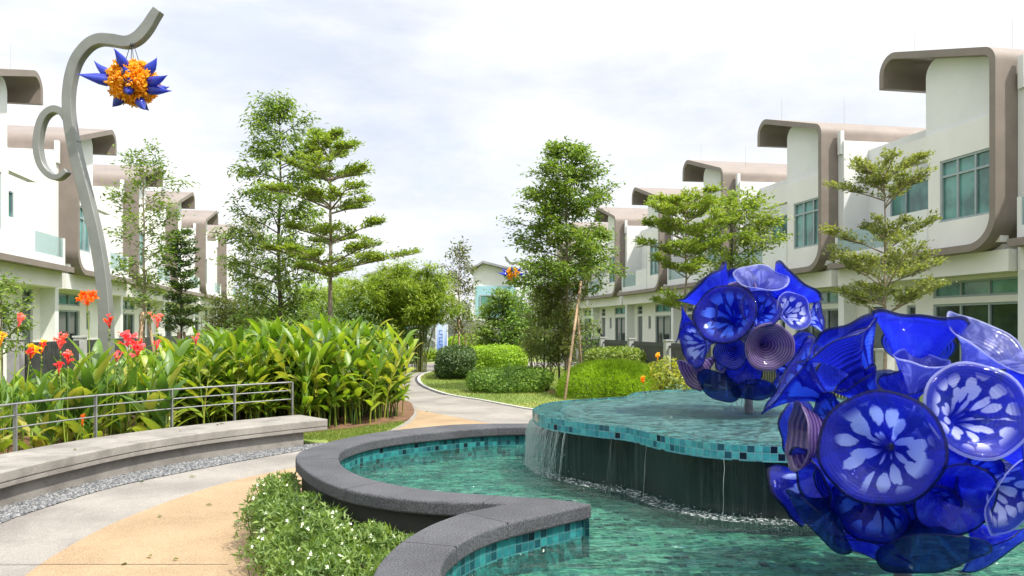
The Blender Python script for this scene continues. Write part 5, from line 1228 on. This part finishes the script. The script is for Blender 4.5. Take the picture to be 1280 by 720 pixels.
# ================================================================== SIGN, PLAYGROUND, ORNAMENT
m, t, b, o = newmat('sign face'); tc = N(t, 'ShaderNodeTexCoord'); sx = N(t, 'ShaderNodeSeparateXYZ'); t.links.new(tc.outputs['Object'], sx.inputs[0])
r = ramp(t, [(0, (.10, .18, .55)), (.35, (.22, .34, .70)), (1, (.62, .72, .88))]); mpz = N(t, 'ShaderNodeMath', operation='MULTIPLY_ADD'); mpz.inputs[1].default_value = .6; mpz.inputs[2].default_value = -.15
t.links.new(sx.outputs[2], mpz.inputs[0]); t.links.new(mpz.outputs[0], r.inputs[0]); t.links.new(r.outputs[0], b.inputs['Base Color']); b.inputs['Roughness'].default_value = .35; M['signface'] = m
m, t, b, o = newmat('sign ink'); b.inputs['Base Color'].default_value = (.06, .10, .38, 1); M['ink'] = m
e = empty('totem_sign', ((552-640)/F*36, 36, 0), R(12)); tag(e, 'upright blue and white sign panel at the far bend of the path', 'sign')
mb = MB(); mb.box(-.24, .24, -.05, .05, .12, 1.78); mb.build('panel', M['signface'], e, bevel=.01)
mb = MB(); mb.box(-.29, -.245, -.06, .06, 0, 1.80); mb.box(.245, .29, -.06, .06, 0, 1.80); mb.box(-.245, .245, -.06, .06, 1.785, 1.83); mb.build('frame', M['white'], e)
mb = MB(); z = 1.45
for k, (a, c, st_) in enumerate(((.0, .16, 1), (.0, .16, 0), (.0, .16, 1), (.02, .14, 1), (.0, .16, 0), (.02, .15, 1), (.0, .16, 1))):
    mb.box(-.13, .03, -.056, -.0505, z-.03, z); mb.box(-.13 if st_ else .0, -.10 if st_ else .03, -.0565, -.0505, z-.12, z-.033); z -= .165
mb.build('lettering', M['ink'], e)
mb = MB(); mb.box(.08, .115, -.056, -.0505, .3, 1.72); mb.build('stripe', M['white'], e)
# playground climbing frame glimpsed under the bamboo
m, t, b, o = newmat('play blue'); b.inputs['Base Color'].default_value = (.05, .16, .32, 1); M['pblue'] = m
m, t, b, o = newmat('play red'); b.inputs['Base Color'].default_value = (.38, .10, .07, 1); M['pred'] = m
e = empty('playground_frame', ((512-640)/F*40, 40, 0)); tag(e, 'playground climbing frame with ladder stair under the bamboo', 'playground set')
mb = MB()
for x, y in ((-.95, -.5), (-.95, .5), (-.2, -.5), (-.2, .5)): mb.tube([(x, y, 0), (x, y, 2.3)], .05, 8)
mb.build('post', M['pblue'], e, smooth=True, fix=False)
mb = MB(); mb.box(-1.0, -.15, -.55, .55, 1.1, 1.18); mb.build('platform', M['pred'], e)
mb = MB()
for y in (-.45, .45):
    mb.tube([(-.2, y, 1.2), (1.5, y, .05)], .035, 6); mb.tube([(-.2, y, 1.9), (1.5, y, .75)], .025, 6)
    for k in range(6): x = -.1+k*.3; z = 1.13-(x+.2)*.676; mb.tube([(x, y, z), (x, y, z+.7)], .014, 5)
for k in range(7): x = -.1+k*.24; z = 1.13-(x+.2)*.676; mb.box(x-.1, x+.1, -.45, .45, z-.02, z+.02)
mb.build('stair', M['steel'], e, fix=False)
mb = MB(); mb.box(1.7, 3.4, .6, .68, 0, .55); mb.build('low_wall', M['pred'], e)
# dark curved ornament behind the right fence
c = at(750, 412, 33); e = empty('garden_ornament', (c.x, c.y, 0)); tag(e, 'dark slender curved shape with a round head behind the right fence', 'ornament')
mb = MB(); mb.tube([(.22, 0, 0), (.2, 0, .7), (.16, 0, 1.1), (.02, 0, 1.32), (-.05, 0, 1.42)], [.08, .07, .06, .045, .04], 8); mb.build('stem', M['black'], e, smooth=True, fix=False)
mb = MB(); mb.ball((-.06, 0, 1.5), .11, 10, 8, (1, 1, 1.3)); mb.build('head', M['black'], e, smooth=True, fix=False)
# distant planting closing the view beyond the last houses
P, D, U = [], [], []
for i in range(44):
    x = -45+i*2.6+random.gauss(0, .6); p, d, u = shell_leaves(900, (x, 92+random.gauss(0, 3), 1.8), (2.2, 1.6, random.uniform(1.8, 3.4)), .4); P.append(p); D.append(d); U.append(u)
P = np.concatenate(P); tl_ = link('treeline', leaf_mesh('treeline', P, np.concatenate(D), np.concatenate(U), RNG.uniform(.3, .6, len(P)), .26), LF['tall']); tag(tl_, kind='stuff')

# a few dry leaves dropped on the paving and bench
P = []
for i in range(16):
    while True:
        q = (random.uniform(-4.2, -1.5), random.uniform(4.6, 16))
        if inside(q, pav) and not inside(q, COVER) and not inside(q, outer): break
    P.append((*q, .02))
for i in range(9): k_ = random.randint(8, 50); a_ = offset2(f2, random.uniform(.2, .7))[k_]; P.append((*a_, .352))
n = len(P); tag(link('fallen_leaves', leaf_mesh('fallen_leaves', np.array(P), rdir(n)*np.array([1, 1, .1]), np.array([0, 0, 1.])+rnd(n, .25), RNG.uniform(.035, .08, n), .03, .4), LF['sparse']), kind='stuff')
